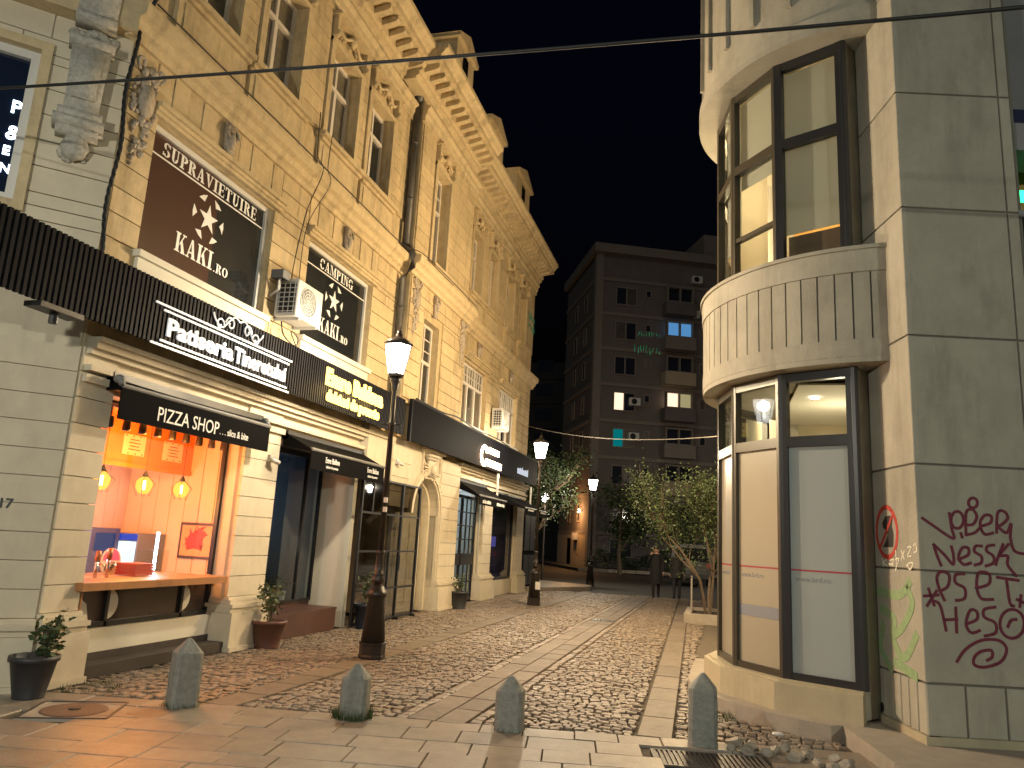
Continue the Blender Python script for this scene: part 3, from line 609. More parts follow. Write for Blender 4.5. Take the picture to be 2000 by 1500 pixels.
def keystone(T, k=1.0, seed=8):
    return carving('keystone', T, [('p', ([(-.07 * k, -.25 * k), (.07 * k, -.25 * k), (.11 * k, .25 * k), (-.11 * k, .25 * k)], 0, .06)), ('b', ((0, .02 * k, .07), .06 * k, .13 * k, .05)), ('s', (0, .17 * k, .08 * k, .05 * k, 8, .03 * k)),
        ('t', ([(-.09 * k, .2 * k, .07), (-.12 * k, .1 * k, .08), (-.06 * k, .05 * k, .08)], .02 * k)), ('t', ([(.09 * k, .2 * k, .07), (.12 * k, .1 * k, .08), (.06 * k, .05 * k, .08)], .02 * k))], seed=seed)
for i, (y, dx) in enumerate(((8.12, 0), (11.62, 0), (15.5, .25), (19.6, 0), (23.1, 0))): keystone(FT(X0 + dx + .01, y, 6.70), 1.0, i)
def swag(T, w, seed):                                               # carved panel above the second-floor windows
    return carving('garland', T, [('t', ([(-w, .08, .02), (-w * .6, -.04, .05), (-w * .25, .06, .06), (0, .12, .07)], .03)), ('t', ([(w, .08, .02), (w * .6, -.04, .05), (w * .25, .06, .06), (0, .12, .07)], .03)),
        ('s', (-w * .6, -.02, .12, .06, 10, .035)), ('s', (w * .6, -.02, .12, .06, 10, .035)), ('b', ((0, .1, .05), .09, .12, .07)), ('s', (0, .02, .1, .08, 8, .03))], seed=seed, m=M['ochre_trim'])
for i, o in enumerate(OP2 + [OPS2[1]] + OP3[2:]):
    dx = .25 if i == 4 else 0; y = (o[0] + o[1]) / 2
    swag(FT(X0 + dx + .01, y, 10.2), (o[1] - o[0]) / 2 + .02, i + 20)
    mb = MB()
    for s in (o[0] - .12, o[1] + .02): mb.box(X0 + dx - .03, X0 + dx + .09, s, s + .10, 10.02, 10.4); mb.ball((X0 + dx + .07, s + .05, 10.08), .06, .05, .07)
    mb.box(X0 + dx - .03, X0 + dx + .16, o[0] - .16, o[1] + .16, 10.40, 10.46)
    mb.build('window_hood', M['ochre_trim'], bld)
    mb = MB()
    for a, b in ((o[0] - .13, o[0]), (o[1], o[1] + .13)): mb.box(X0 + dx - .03, X0 + dx + .03, a, b, o[2], 10.0)
    mb.box(X0 + dx - .03, X0 + dx + .035, o[0] - .13, o[1] + .13, 9.92, 10.0)
    mb.build('window_surround', M['ochre_trim'], bld)
for o in OP1 + OP3[:2]:                                             # hood mouldings over the big windows
    mb = MB()
    for a, b, d in ((6.33, 6.38, .05), (6.38, 6.43, .08), (6.43, 6.49, .12)): mb.box(X0 - .03, X0 + d, o[0] - .1, o[1] + .14, a, b)
    mb.build('window_hood', M['ochre_trim'], bld)
    mb = MB(); mb.box(X0 - .03, X0 + .10, o[0] - .06, o[1] + .06, o[2] - .08, o[2]); mb.box(X0 - .03, X0 + .05, o[0] - .02, o[1] + .02, 4.36, o[2] - .08); mb.build('window_sill', M['white_plaster'], bld)
# corner console on the chamfer
con = [('p', ([(-.16, -.28), (.16, -.28), (.19, .5), (-.19, .5)], 0, .16)), ('p', ([(-.11, -.12), (.11, -.12), (.13, .42), (-.13, .42)], .155, .20)),
       ('x', (-.21, .21, -.38, -.28, 0, .24)), ('x', (-.24, .24, -.46, -.38, 0, .28)), ('x', (-.2, .2, -.54, -.46, 0, .2)), ('b', ((0, -.64, .07), .14, .16, .13)), ('s', (0, -.72, .12, .1, 14, .05)),
       ('s', (0, .2, .09, .16, 12, .035)), ('x', (-.22, .22, .5, .58, 0, .24)), ('s', (0, .66, .22, .12, 26, .055)), ('x', (-.2, .2, .78, .86, 0, .26)), ('p', ([(-.19, .86), (.19, .86), (.22, 1.7), (-.22, 1.7)], 0, .24)), ('s', (0, .95, .2, .1, 20, .05)), ('s', (0, 1.3, .1, .25, 16, .045))]
carving('corner_console', TC @ Matrix.Translation((.40, 6.15, 0)), con, seed=12, m=mat('pale_weathered_ornament', (.42, .40, .35), .9, .35, 18, .5, 40))
# chamfer window with glass
mb = MB(); o = OPC[0]
mb.ring([(o[0], o[2]), (o[1], o[2]), (o[1], o[3]), (o[0], o[3])], [(o[0] + .09, o[2] + .09), (o[1] - .09, o[2] + .09), (o[1] - .09, o[3] - .09), (o[0] + .09, o[3] - .09)], -.16, -.06, TC)
wc = mb.build('window', M['pvc'], bld)
mb = MB(); mb.ring([(o[0] - .1, o[2] - .1), (o[1] + .1, o[2] - .1), (o[1] + .1, o[3] + .1), (o[0] - .1, o[3] + .1)], [(o[0], o[2]), (o[1], o[2]), (o[1], o[3]), (o[0], o[3])], -.03, .05, TC); mb.build('surround', M['ochre_trim'], wc)
MB().box(o[0] + .09, o[1] - .09, o[2] + .09, o[3] - .09, -.13, -.12, TC).build('pane', mat('navy_film_glass', (.010, .016, .035), .05, spec=.7), wc)
gl = glow_mat('white_neon', (.75, .88, 1), 5)
Tt = TC @ Matrix.Translation((1.06, 0, -.115)) @ Matrix.Diagonal((-1, 1, 1, 1))
for ch, z, s in (('&', 5.50, .22), ('P', 5.80, .2), ('E', 5.32, .14), ('N', 5.12, .14)):
    me = text_mesh(ch, s, .004, .004); me.transform(TC @ Matrix.Translation((1.04, z, -.112)) @ Matrix.Diagonal((-1, 1, 1, 1))); me.materials.clear(); me.materials.append(gl); link('neon_letter', me, wc)

# ---------------- windows
def win(y0, y1, z0, z1, xg, cols=2, transom=None, fw=.055, m='frame_wd', glass='glass_dk', top_grid=None, parent=bld, low_grid=None, name='window'):
    mb = MB(); x0, x1 = xg - .05, xg + .02
    mb.box(x0, x1, y0, y0 + fw, z0, z1); mb.box(x0, x1, y1 - fw, y1, z0, z1); mb.box(x0, x1, y0 + fw, y1 - fw, z0, z0 + fw); mb.box(x0, x1, y0 + fw, y1 - fw, z1 - fw, z1)
    zt = transom if transom else z1 - fw
    if transom: mb.box(x0, x1 + .02, y0 + fw, y1 - fw, zt - fw * .6, zt + fw * .6)
    W = y1 - y0 - 2 * fw; cells = []
    for c in range(1, cols): yc = y0 + fw + W * c / cols; mb.box(x0, x1 + .01, yc - fw * .7, yc + fw * .7, z0 + fw, zt - (fw * .6 if transom else 0))
    if transom:
        for c in range(1, cols): yc = y0 + fw + W * c / cols; mb.box(x0, x1, yc - fw * .5, yc + fw * .5, zt + fw * .6, z1 - fw)
    w = mb.build(name, M[m], parent); rg_ = random.Random(int(y0 * 37 + z0 * 11)); gs = rg_.choice(['glass_dk', 'glass_dk', 'glass_c1', 'glass_c2']) if cols > 1 and glass == 'glass_dk' else glass; glass = gs
    for c in range(cols):
        a = y0 + fw + W * c / cols; b = a + W / cols
        MB().box(xg - .03, xg - .02, a, b, z0 + fw, zt).build('pane', M[glass], w)
        if transom: MB().box(xg - .03, xg - .02, a, b, zt, z1 - fw).build('pane', M[glass], w)
    if top_grid and transom:
        for c in range(cols):
            a = y0 + fw + W * c / cols; b = a + W / cols
            for k in range(1, top_grid[0]): yy = a + (b - a) * k / top_grid[0]; MB().box(xg - .02, xg + .012, yy - .012, yy + .012, zt, z1 - fw).build('muntin', M[m], w)
            for k in range(1, top_grid[1]): zz = zt + (z1 - fw - zt) * k / top_grid[1]; MB().box(xg - .02, xg + .014, a, b, zz - .012, zz + .012).build('muntin', M[m], w)
    return w
for o in OP2: win(*o, X0 - .22, 2, 9.35, .06)
win(*OPS2[1], XS2 - .25, 2, 9.1, .05, top_grid=(2, 2))
win(*OPS2[0], XS2 - .22, 2, 5.45, .06, top_grid=(1, 3))
for o in OP3[2:]: win(*o, X0 - .22, 2, 9.35, .055)
for o in OP3[:2]: win(*o, X0 - .15, 3, 5.72, .06, top_grid=(3, 2))
# big shop windows on the first floor
vin = M['paint_white']; brown = mat('brown_window_film', (.060, .030, .022), .08, spec=.6)
def kaki(y0, y1, z0, z1, head, hw, split):
    w = win(y0, y1, z0, z1, X0 - .12, 1, None, .07, 'pvc', 'glass_dk')
    xg = X0 - .132; W = y1 - y0
    if split: MB().box(xg - .004, xg + .001, y0 + .07, y0 + W * split, z0 + .07, z1 - .07).build('film', brown, w)
    xv = xg + .004
    MB().box(xv, xv + .003, y0 + .09, y1 - .08, z1 - .345, z1 - .325).build('lettering_rule', vin, w)
    stencil(head, .18, hw, FT(xv, y0 + (W - hw) / 2 + .02, z1 - .295), vin, w)
    cy, cz = y0 + W * .50, z0 + .95                                    # star inside a broken hexagonal ring
    mb = MB(); st = []
    for i in range(10):
        r = .20 if i % 2 == 0 else .078; a = math.pi / 2 + i * math.pi / 5; st.append((r * math.cos(a), r * math.sin(a)))
    T = FT(xv, cy, cz); mb.prism(st, 0, .003, T)
    for i in range(6):
        a = R(30 + 60 * i); b = a + R(14); c = a + R(46); ro, ri = .32, .235
        mb.prism([(ro * math.cos(b), ro * math.sin(b)), (ro * math.cos((b + c) / 2) * 1.0, ro * math.sin((b + c) / 2) * 1.0), (ro * math.cos(c), ro * math.sin(c)), (ri * 1.0 * math.cos((b + c) / 2), ri * 1.0 * math.sin((b + c) / 2))], 0, .003, T)
    mb.build('star_emblem', vin, w)
    return w, xv
w1, xv = kaki(*OP1[0], 'SUPRAVIETUIRE', 2.0, .56)
stencil('KAKI', .25, .76, FT(xv, 7.58, 4.97), vin, w1); stencil('.RO', .13, .32, FT(xv, 8.36, 4.97), vin, w1)
w2, xv = kaki(*OP1[1], 'CAMPING', 1.25, 0)
stencil('KAKI', .25, .76, FT(xv, 11.20, 4.97), vin, w2); stencil('.RO', .13, .32, FT(xv, 11.98, 4.97), vin, w2)
# dormers on the roof edge
def dormer(y0, y1, z1, xf, dep=.9):
    mb = MB(); zb = 11.76
    mb.box(xf - dep, xf, y0, y1, zb, z1 - .45); mb.box(xf - dep - .05, xf + .1, y0 - .1, y1 + .1, z1 - .45, z1 - .36)
    ym = (y0 + y1) / 2; mb.prism([(y0 - .12, z1 - .36), (y1 + .12, z1 - .36), (ym, z1)], -dep, .1, frame_T((xf, 0, 0), (0, 1, 0), (0, 0, 1), (1, 0, 0)))
    d = mb.build('dormer', M['ochre_trim'], bld)
    MB().box(xf, xf + .012, ym - .2, ym + .2, zb + .3, z1 - .6).build('louvre', M['board'], d)
dormer(15.8, 17.1, 14.25, -6.2); dormer(18.7, 20.2, 13.72, -6.2); dormer(21.9, 23.6, 13.75, -6.2)
mb = MB(); mb.prism([(X0 - 9, 11.3), (X0 - .1, 11.7), (X0 - .3, 12.1), (X0 - 4.5, 13.0), (X0 - 9, 12.3)], 3, 25.9, frame_T((0, 0, 0), (1, 0, 0), (0, 0, 1), (0, 1, 0))); mb.build('roof', M['pipe'], bld)
# downpipe in the angle
mb = MB(); mb.tube([(X0 + .10, 13.98, 11.0), (X0 + .10, 13.98, 7.6)], .075, 10); mb.tube([(X0 + .10, 13.98, 7.6), (X0 + .30, 13.93, 7.35), (X0 + .32, 13.93, 7.1), (X0 + .10, 13.98, 6.85), (X0 + .10, 13.98, 4.4)], .07, 10)
mb.lathe([(.08, 0), (.15, .22), (.15, .3)], 12, Matrix.Translation((X0 + .12, 13.98, 10.9)))
for z in (9.9, 8.6, 6.2, 5.0): mb.lathe([(.09, 0), (.09, .05)], 10, Matrix.Translation((X0 + .10, 13.98, z)))
dp = mb.build('downpipe', M['pipe'], None, True); tag(dp, 'dark zinc downpipe in the angle between the two facade sections', 'downpipe')

# ---------------- arched portal (second section)
XP = X0 + .15; ac, ar_, sp = 16.17, .80, 2.12
def arc_pts(r, a0, a1, n=14): return [(ac + r * math.cos(R(a0 + (a1 - a0) * i / n)), sp + r * math.sin(R(a0 + (a1 - a0) * i / n))) for i in range(n + 1)]
TP = FT(XP, 0, 0)
mb = MB(); mb.prism([(15.2, 3.62), (15.2, sp)] + arc_pts(ar_, 180, 0) + [(17.03, sp), (17.03, 3.62)], -.5, -.02, TP)
mb.box(13.0, 15.2, 2.72, 3.62, -.5, -.02, TP); mb.box(12.86, 13.0, 2.72, 3.0, -.5, -.2, TP); mb.build('portal_wall', M['cream'], bld)
mb = MB()
for r0, r1, d0, d1 in ((.80, .86, -.05, .02), (.86, .95, -.05, .05), (.95, .99, -.05, .025)):
    mb.ring(arc_pts(r1, 0, 180), arc_pts(r0, 0, 180), d0, d1, TP, closed=False)
    mb.box(ac + r0, min(ac + r1, 17.12), .0, sp, d0, d1, TP)
for r0, r1, d0, d1 in ((.70, .80, -.38, -.2),): mb.ring(arc_pts(r1, 0, 180), arc_pts(r0, 0, 180), d0, d1, TP, closed=False); mb.box(ac + r0, ac + r1, 0, sp, d0, d1, TP)
mb.build('arch_moulding', M['cream'], bld)
mb = MB(); mb.box(15.3, 16.97, 0, 3.0, -.48, -.40, TP); mb.box(15.45, 16.1, .2, 1.9, -.40, -.38, TP); mb.box(16.24, 16.85, .2, 1.9, -.40, -.38, TP); mb.build('portal_door', M['white_plaster'], bld)
kp = [('p', ([(-.12, -.16), (.12, -.16), (.17, .2), (-.17, .2)], 0, .08)), ('b', ((0, -.02, .1), .09, .12, .08)), ('x', (-.24, .24, .2, .26, 0, .12)), ('x', (-.28, .28, .26, .31, 0, .16)), ('s', (0, -.16, .08, .05, 8, .03))]
for s in (-1, 1):
    for k in range(5): kp.append(('t', ([(s * .1, .02 - .03 * k, .05), (s * (.26 + .02 * k), .08 - .06 * k, .05), (s * (.36 - .02 * k), .10 - .085 * k, .03)], .022)))
carving('winged_keystone', FT(XP, ac, 3.12), kp, seed=31, m=M['cream'])
ga = [('s', ((ac + .93 * math.cos(R(a))) - ac, (.93 * math.sin(R(a))), .05, .05, 4, .032)) for a in range(5, 60, 7)]
carving('arch_garland', FT(XP + .03, ac, sp), ga, seed=33, m=M['cream'])
mb = MB(); mb.ring([(15.72, 3.02), (16.9, 3.02), (16.9, 3.5), (15.72, 3.5)], [(15.76, 3.06), (16.86, 3.06), (16.86, 3.46), (15.76, 3.46)], -.03, .03, TP); mb.box(15.66, 17.0, 3.5, 3.6, -.03, .1, TP); mb.build('portal_frame', M['cream'], bld)

# ---------------- pizza shop
XG = X0 - .30
mb = MB(); mb.box(XG - .06, XG + .10, 6.86, 9.40, .13, .46); mb.build('shop_plinth', M['white_plaster'], bld)
mb = MB(); mb.box(XG + .10, XG + .115, 6.86, 9.40, .13, .21); mb.build('skirting', M['step'], bld)
mb = MB(); mb.box(XG - .1, X0 + .06, 6.88, 9.38, 0, .13); mb.build('door_step', M['step'], bld)
sf = thing('shop_window', 'large pizza shop window with dark frame under the short black awning', 'shop window', (XG, 8.1, .46))
mb = MB()
for y in (6.86, 7.52, 8.80, 9.36): mb.box(XG - .04, XG + .04, y, y + .045, .46, .90)
mb.box(XG - .04, XG + .04, 6.86, 9.40, .46, .52); mb.box(XG - .03, XG + .03, 9.35, 9.40, .98, 3.0); mb.box(XG - .03, XG + .03, 6.86, 9.35, 2.95, 3.0)
mb.build('frame', M['black'], sf)
MB().box(XG - .004, XG + .004, 6.87, 9.35, .98, 2.95).build('pane', M['glass'], sf)
MB().box(XG - .004, XG + .004, 6.91, 9.36, .52, .90).build('pane', mat('smoked_glass', (.035, .022, .018), .1, spec=.6), sf)
mb = MB()
for cy, a0, a1, r in ((7.565, -85, 85, .17), (8.845, -85, 85, .17)):   # half-moon openings in the dark film
    mb.prism([(cy + r * math.cos(R(a0 + (a1 - a0) * i / 12)), .70 + r * math.sin(R(a0 + (a1 - a0) * i / 12))) for i in range(13)], .005, .009, FT(XG, 0, 0))
mb.prism([(7.02, .53), (7.32, .53), (7.26, .72), (7.14, .80)], .005, .009, FT(XG, 0, 0))
mb.build('decal', M['white_plaster'], sf)
sh = tag(MB().bev(XG + .005, X0 + .10, 6.76, 9.22, .90, .985, .008).build('counter_shelf', M['wood']), 'varnished wooden counter shelf across the pizza shop window', 'shelf')
MB().box(XG + .03, X0 + .0, 6.84, 6.88, .46, .90).build('side_panel', M['wood'], sh)
# interior room
room = thing('shop_room', 'pink and orange lit interior room of the pizza shop', 'room', (-7.8, 8.5, 0))
pk = mat('panelled_pink_wall', (.70, .56, .50), .6, .05, 3); orw = mat('orange_board', (.75, .22, .03), .55, .1, 5)
mb = MB(); mb.box(-9.0, -8.95, 6.8, 10.3, 0, 3.1); mb.build('back_wall', pk, room)
for i in range(16): MB().box(-8.95, -8.935, 6.82 + i * .21, 7.02 + i * .21, .1, 3.0).build('wall_board', pk, room)
mb = MB(); mb.box(-9.0, XG - .1, 10.2, 10.28, 0, 3.1); mb.build('side_wall', mat('orange_side_wall', (.82, .52, .28), .6, .06, 3), room)
for i in range(8): MB().box(-8.9 + i * .26, -8.66 + i * .26, 10.185, 10.2, .1, 3.0).build('wall_board', mat('orange_wall_board', (.84, .54, .29), .6, .05, 4) if i == 0 else bpy.data.materials['orange_wall_board'], room)
mb = MB(); mb.box(-9.0, XG - .1, 6.72, 6.8, 0, 3.1); mb.build('near_wall', pk, room)
mb = MB(); mb.box(-9.0, XG - .05, 6.8, 10.2, 3.02, 3.1); mb.build('ceiling', orw, room)
mb = MB(); mb.box(-9.0, XG - .05, 6.8, 10.2, 0, .1); mb.build('floor', M['step'], room)
mb = MB(); mb.box(-7.92, -7.84, 7.3, 10.18, 2.42, 3.02); mb.box(-7.94, -7.82, 7.3, 10.18, 2.36, 2.42); bd = mb.build('hanging_board', orw, room)
po = mat('menu_paper', (.80, .62, .42), .6)
for y, lab in ((8.70, 'left'), (9.50, 'right')):
    mb = MB(); mb.box(-7.84, -7.83, y, y + .42, 2.53, 2.81); p_ = mb.build('menu_poster', po, bd)
    mb = MB()
    for k in range(4): mb.box(-7.83, -7.828, y + .10 + .02 * (k % 2), y + .33 - .03 * (k % 2), 2.60 + k * .045, 2.612 + k * .045)
    for k in range(6): mb.ball((-7.83, y + .04 + .068 * k, 2.55 if k % 2 else 2.79), .004, .016, .010)
    mb.build('print', M['stepbrown'], p_)
lamp_light('warm_ceiling_light', (-7.30, 8.6, 1.95), 120, (1, .34, .06), .25, room)
lamp_light('warm_corner_light', (-6.80, 8.3, 2.5), 170, (1, .28, .05), .15, room)
lamp_light('pink_light', (-8.2, 8.2, 1.6), 75, (1, .52, .62), .2, room)
# pendant lamps with amber globes
amber = glow_mat('amber_globe', (1, .45, .05), 1.3, .5); fil = glow_mat('filament', (1, .62, .22), 22)
pos = [(-7.2, 7.74, 2.10), (-7.2, 8.47, 2.10), (-7.2, 9.20, 2.10)]
pend = []
for i, (x, y, z) in enumerate(pos):
    t = thing('pendant_lamp', ('leftmost', 'middle', 'rightmost')[i] + ' amber globe pendant lamp in the pizza shop window', 'pendant lamp', (x, y, z), 'amber pendant lamps in the pizza shop')
    MB().tube([(x, y, z + .15), (x, y, 3.02)], .004, 5).build('cord', M['black'], t)
    MB().ball((x, y, z), .105, .105, .115, 14, 10).build('globe', amber, t, True)
    MB().tube([(x, y, z - .06), (x, y, z + .06)], .018, 8).build('filament', fil, t)
    MB().lathe([(.03, 0), (.035, .03), (.02, .06), (.012, .08)], 10, Matrix.Translation((x, y, z + .105))).build('socket', M['black'], t)
    mb = MB()
    for k in range(6):
        a = k * math.pi / 3; dx, dy = math.cos(a), math.sin(a); mb.tube([(x, y, z + .15), (x + dx * .15, y + dy * .15, z + .02), (x + dx * .08, y + dy * .08, z - .14)], .004, 4)
    mb.build('cage', M['black'], t)
    lamp_light('bulb_light', (x, y, z - .02), 5, (1, .55, .18), .05, t)
# small black spotlights along the window head
for i in range(9):
    y = 7.40 + i * .275; t = thing('spotlight', ('first', 'second', 'third', 'fourth', 'fifth', 'sixth', 'seventh', 'eighth', 'ninth')[i] + ' from the left of the small black spotlights under the short awning', 'spotlight', (XG - .2, y, 2.7), 'row of black spotlights in the pizza window')
    MB().lathe([(.045, 0), (.05, .02), (.042, .13), (.03, .14)], 12, Matrix.Translation((XG - .2, y, 2.70))).build('can', M['black'], t, True)
    MB().tube([(XG - .2, y, 2.83), (XG - .2, y, 2.96)], .008, 5).build('stem', M['black'], t)
tr = tag(MB().box(XG - .23, XG - .17, 7.3, 9.7, 2.955, 2.985).build('light_track', M['black']), 'black light track above the pizza window', 'track')
# picture on the side wall, fridge, counter goods
pc = thing('framed_picture', 'framed orange picture on the side wall of the pizza shop', 'picture', (-7.55, 10.17, 1.2))
mb = MB(); mb.box(-7.86, -7.26, 10.15, 10.18, 1.13, 1.66); mb.build('frame', M['stepbrown'], pc)
MB().box(-7.82, -7.30, 10.143, 10.15, 1.17, 1.62).build('print', mat('orange_print', (.78, .33, .10), .5), pc)
rp = random.Random(4); mb = MB()
for k in range(14): mb.prism([(rp.uniform(-7.78, -7.4) + a, rp.uniform(1.22, 1.55) + b) for a, b in ((0, 0), (.06, .01), (.05, .08), (.01, .06))], 0, .002 + .0001 * k, frame_T((0, 10.142, 0), (1, 0, 0), (0, 0, 1), (0, -1, 0)))
mb.build('figure_print', mat('red_print', (.45, .05, .03), .5), pc)
fr = thing('drinks_fridge', 'white glowing drinks fridge with blue header in the pizza shop', 'fridge', (-8.3, 10.0, .1))
mb = MB(); mb.box(-8.58, -8.12, 9.6, 10.17, .1, 1.46); mb.build('cabinet', M['grey'], fr)
MB().box(-8.55, -8.15, 9.585, 9.6, .2, 1.34).build('glass_door', glow_mat('fridge_glow', (.72, .92, 1), 2.2), fr)
MB().box(-8.56, -8.14, 9.58, 9.6, 1.36, 1.45).build('header', glow_mat('fridge_header', (.03, .06, .5), 1.2), fr)
tb = tag(MB().tube([(-7.55, 9.3, .99), (-7.55, 9.3, 1.5)], .018, 8).build('tube_light', glow_mat('cold_tube', (.75, .88, 1), 30)), 'upright cold white tube light behind the counter', 'tube light')
lamp_light('tube_glow', (-7.5, 9.25, 1.3), 7, (.85, .82, 1), .1, tb)
ct = thing('service_counter', 'glass-topped service counter behind the pizza shop window', 'counter', (-7.3, 8.4, .1))
MB().box(-7.75, -6.82, 6.85, 9.5, .1, .96).build('cabinet', M['wood'], ct)
MB().box(-7.5, -7.49, 7.9, 9.5, .96, 1.26).build('glass_screen', M['glass'], ct)
for i, (y, h) in enumerate(((7.58, .30), (7.76, .33))):
    t = thing('beer_tap', ('left', 'right')[i] + ' chrome and copper beer tap on the pizza shop counter', 'beer tap', (-6.93, y, .99), 'beer taps in the window')
    MB().tube([(-6.93, y, .97), (-6.93, y, .98 + h * .65)], .022, 10).build('column', mat('chrome', (.7, .7, .72), .15, metal=1.0) if i == 0 else bpy.data.materials['chrome'], t, True)
    MB().tube([(-6.93, y, .98 + h * .62), (-6.93, y + .005, .98 + h)], [.034, .028], 10).build('handle', mat('copper', (.55, .25, .12), .3, metal=.9) if i == 0 else bpy.data.materials['copper'], t, True)
    MB().tube([(-6.90, y, .98 + h * .5), (-6.84, y, .98 + h * .5), (-6.83, y, .98 + h * .4)], .012, 6).build('spout', bpy.data.materials['chrome'], t)
rb = mat('red_box', (.42, .06, .04), .5)
for k in range(4): tag(MB().box(-7.28, -6.98, 8.28, 8.60, .97 + k * .038, 1.004 + k * .038).build('pizza_box', rb), ('lowest', 'second lowest', 'third', 'topmost')[k] + ' red pizza box stacked on the shop counter', 'box', 'stack of pizza boxes')
sg = thing('round_sign', 'round pink and white sign leaning behind the beer taps', 'sign', (-7.4, 7.95, .99))
mb = MB(); mb.prism([(.17 * math.cos(R(a)), .17 * math.sin(R(a))) for a in range(0, 360, 15)], 0, .015, FT(-7.35, 8.25, 1.12)); mb.build('disc', M['pvc'], sg)
mb = MB(); mb.prism([(.14 * math.cos(R(a)), .02 + .14 * math.sin(R(a))) for a in range(0, 181, 15)], .015, .018, FT(-7.35, 8.25, 1.12)); mb.build('pink_half', mat('pink', (.75, .12, .35), .5), sg)
lettering('BEP', .10, FT(-7.33, 8.15, 1.02), M['black'], sg, .002)
mc_ = thing('coffee_machine', 'dark blue drink machine at the back of the pizza shop', 'machine', (-8.5, 9.2, .9))
MB().box(-8.8, -8.3, 8.9, 9.5, .1, .9).build('stand', M['grey'], mc_); MB().box(-8.78, -8.32, 8.92, 9.45, .9, 1.52).build('body', mat('machine_blue', (.05, .06, .16), .3), mc_); MB().box(-8.32, -8.3, 9.0, 9.35, 1.2, 1.45).build('screen', glow_mat('machine_screen', (.15, .2, .6), .3), mc_)

# ---------------- pastry shop recess (second shop)
XB = X0 - .68
mb = MB(); mb.box(XB - .1, X0 - .0, 12.86, 12.99, 0, 3.0); mb.build('reveal_wall', M['white_plaster'], bld)
mb = MB(); mb.box(X0 - 3.2, XB - .05, 10.24, 10.28, .3, 3.0); mb.box(X0 - 3.2, X0 - 3.16, 10.28, 13.0, 0, 3.0); mb.box(X0 - 3.2, XB, 10.28, 12.9, 2.98, 3.02); mb.box(X0 - 3.2, XB - .03, 12.9, 12.99, 0, 3.0)
mb.build('recess_room', mat('dim_interior', (.20, .21, .23), .7, .1, 2), bld)
mb = MB(); mb.box(X0 - 1.4, X0 - 1.3, 12.99, 15.3, 0, 3.0); mb.box(X0 - 1.4, XP - .5, 15.2, 15.3, 0, 2.75); mb.build('vestibule_wall', mat('vestibule_beige', (.42, .34, .24), .8, .1, 2), bld)
w = thing('pastry_window', 'tall dark pastry shop window with plants behind the glass', 'shop window', (XB, 11.5, .4))
mb = MB(); mb.box(XB - .03, XB + .03, 10.28, 10.32, .42, 2.98); mb.box(XB - .03, XB + .03, 12.82, 12.86, .42, 2.98); mb.box(XB - .03, XB + .03, 10.32, 12.82, .42, .46); mb.box(XB - .03, XB + .03, 10.32, 12.82, 2.9, 2.98); mb.box(XB - .03, XB + .03, 12.3, 12.34, .46, 2.9); mb.build('frame', M['black'], w)
MB().box(XB - .004, XB + .004, 10.32, 12.3, .46, 2.9).build('pane', M['glass_sh'], w); MB().box(XB - .004, XB + .004, 12.34, 12.82, .46, 2.9).build('pane', M['glass_sh'], w)
MB().box(XB - .2, XB + .0, 10.28, 12.86, .0, .42).build('window_base', M['stepbrown'], w)
st = thing('brown_step', 'wide brown step below the pastry shop window', 'step', (X0 - .3, 11.4, 0))
for k in range(3): MB().box(XB + .01 + k * .24, XB + .245 + k * .24, 10.34, 12.55, .33, .37).build('plank', M['stepbrown'], st)
MB().box(XB + .02, XB + .72, 10.36, 12.53, 0, .33).build('box', M['stepbrown'], st)
blue_sh = mat('blue_lit_wall', (.15, .42, .75), .6)
mb = MB(); mb.box(X0 - 2.6, X0 - 2.5, 10.3, 12.85, 1.75, 2.95); mb.build('blue_panel', blue_sh, bld)
sh2 = thing('display_shelf', 'display shelf of jars and boxes with a cyan light inside the pastry shop', 'shelf', (X0 - 2.2, 11.4, .1))
for z in (.9, 1.35, 1.78): MB().box(X0 - 2.48, X0 - 2.05, 10.4, 12.8, z, z + .03).build('board', M['grey'], sh2)
rp = random.Random(9)
for z in (.93, 1.38, 1.81):
    for k in range(7):
        y = 10.5 + k * .32 + rp.uniform(0, .08); h = rp.uniform(.1, .27); MB().lathe([(.05, 0), (.06, h * .7), (.03, h * .85), (.03, h)], 8, Matrix.Translation((X0 - 2.25, y, z))).build('jar', rp.choice([M['pvc'], M['stepbrown'], M['grey'], M['pot_bl']]), sh2)
MB().box(X0 - 2.04, X0 - 2.02, 12.1, 12.75, 1.82, 1.86).build('light_strip', glow_mat('cyan_strip', (.2, .75, 1), 8), sh2)
MB().box(X0 - 2.04, X0 - 2.02, 10.7, 11.0, 1.80, 1.82).build('light_strip', glow_mat('cyan_strip', (.1, .5, .8), 4), sh2)
lamp_light('blue_glow', (X0 - 2.1, 12.2, 2.45), 3.0, (.10, .42, 1), .1, sh2)
lamp_light('added_pot_fill', (XB - .35, 11.6, 1.4), 9, (1, .85, .65), .1, sh2)  # added fill so the flowerpots behind the glass show
# gate of black framed glass
gt = thing('black_gate', 'tall black framed glass double door beside the pastry shop', 'gate', (-6.2, 14.3, 0))
XGt = X0 + .19
mb = MB(); ys = [12.84, 13.78, 14.72, 15.66]
for i, y in enumerate(ys): mb.box(XGt - .025, XGt + .025, y - .025, y + .025, .02, 2.68)
for z in (.05, .62, 1.32, 2.02, 2.66): mb.box(XGt - .02, XGt + .02, 12.84, 15.66, z - .018, z + .018)
mb.box(XGt - .02, XGt + .02, 13.28, 13.32, 2.02, 2.66); mb.box(XGt - .02, XGt + .02, 14.22, 14.26, .62, 1.32)
mb.build('frame', M['black'], gt)
for i in range(3):
    for z0, z1 in ((.07, .6), (.64, 1.30), (1.34, 2.0), (2.04, 2.64)): MB().box(XGt - .004, XGt + .004, ys[i] + .03, ys[i + 1] - .03, z0, z1).build('pane', M['glass_gate'], gt)
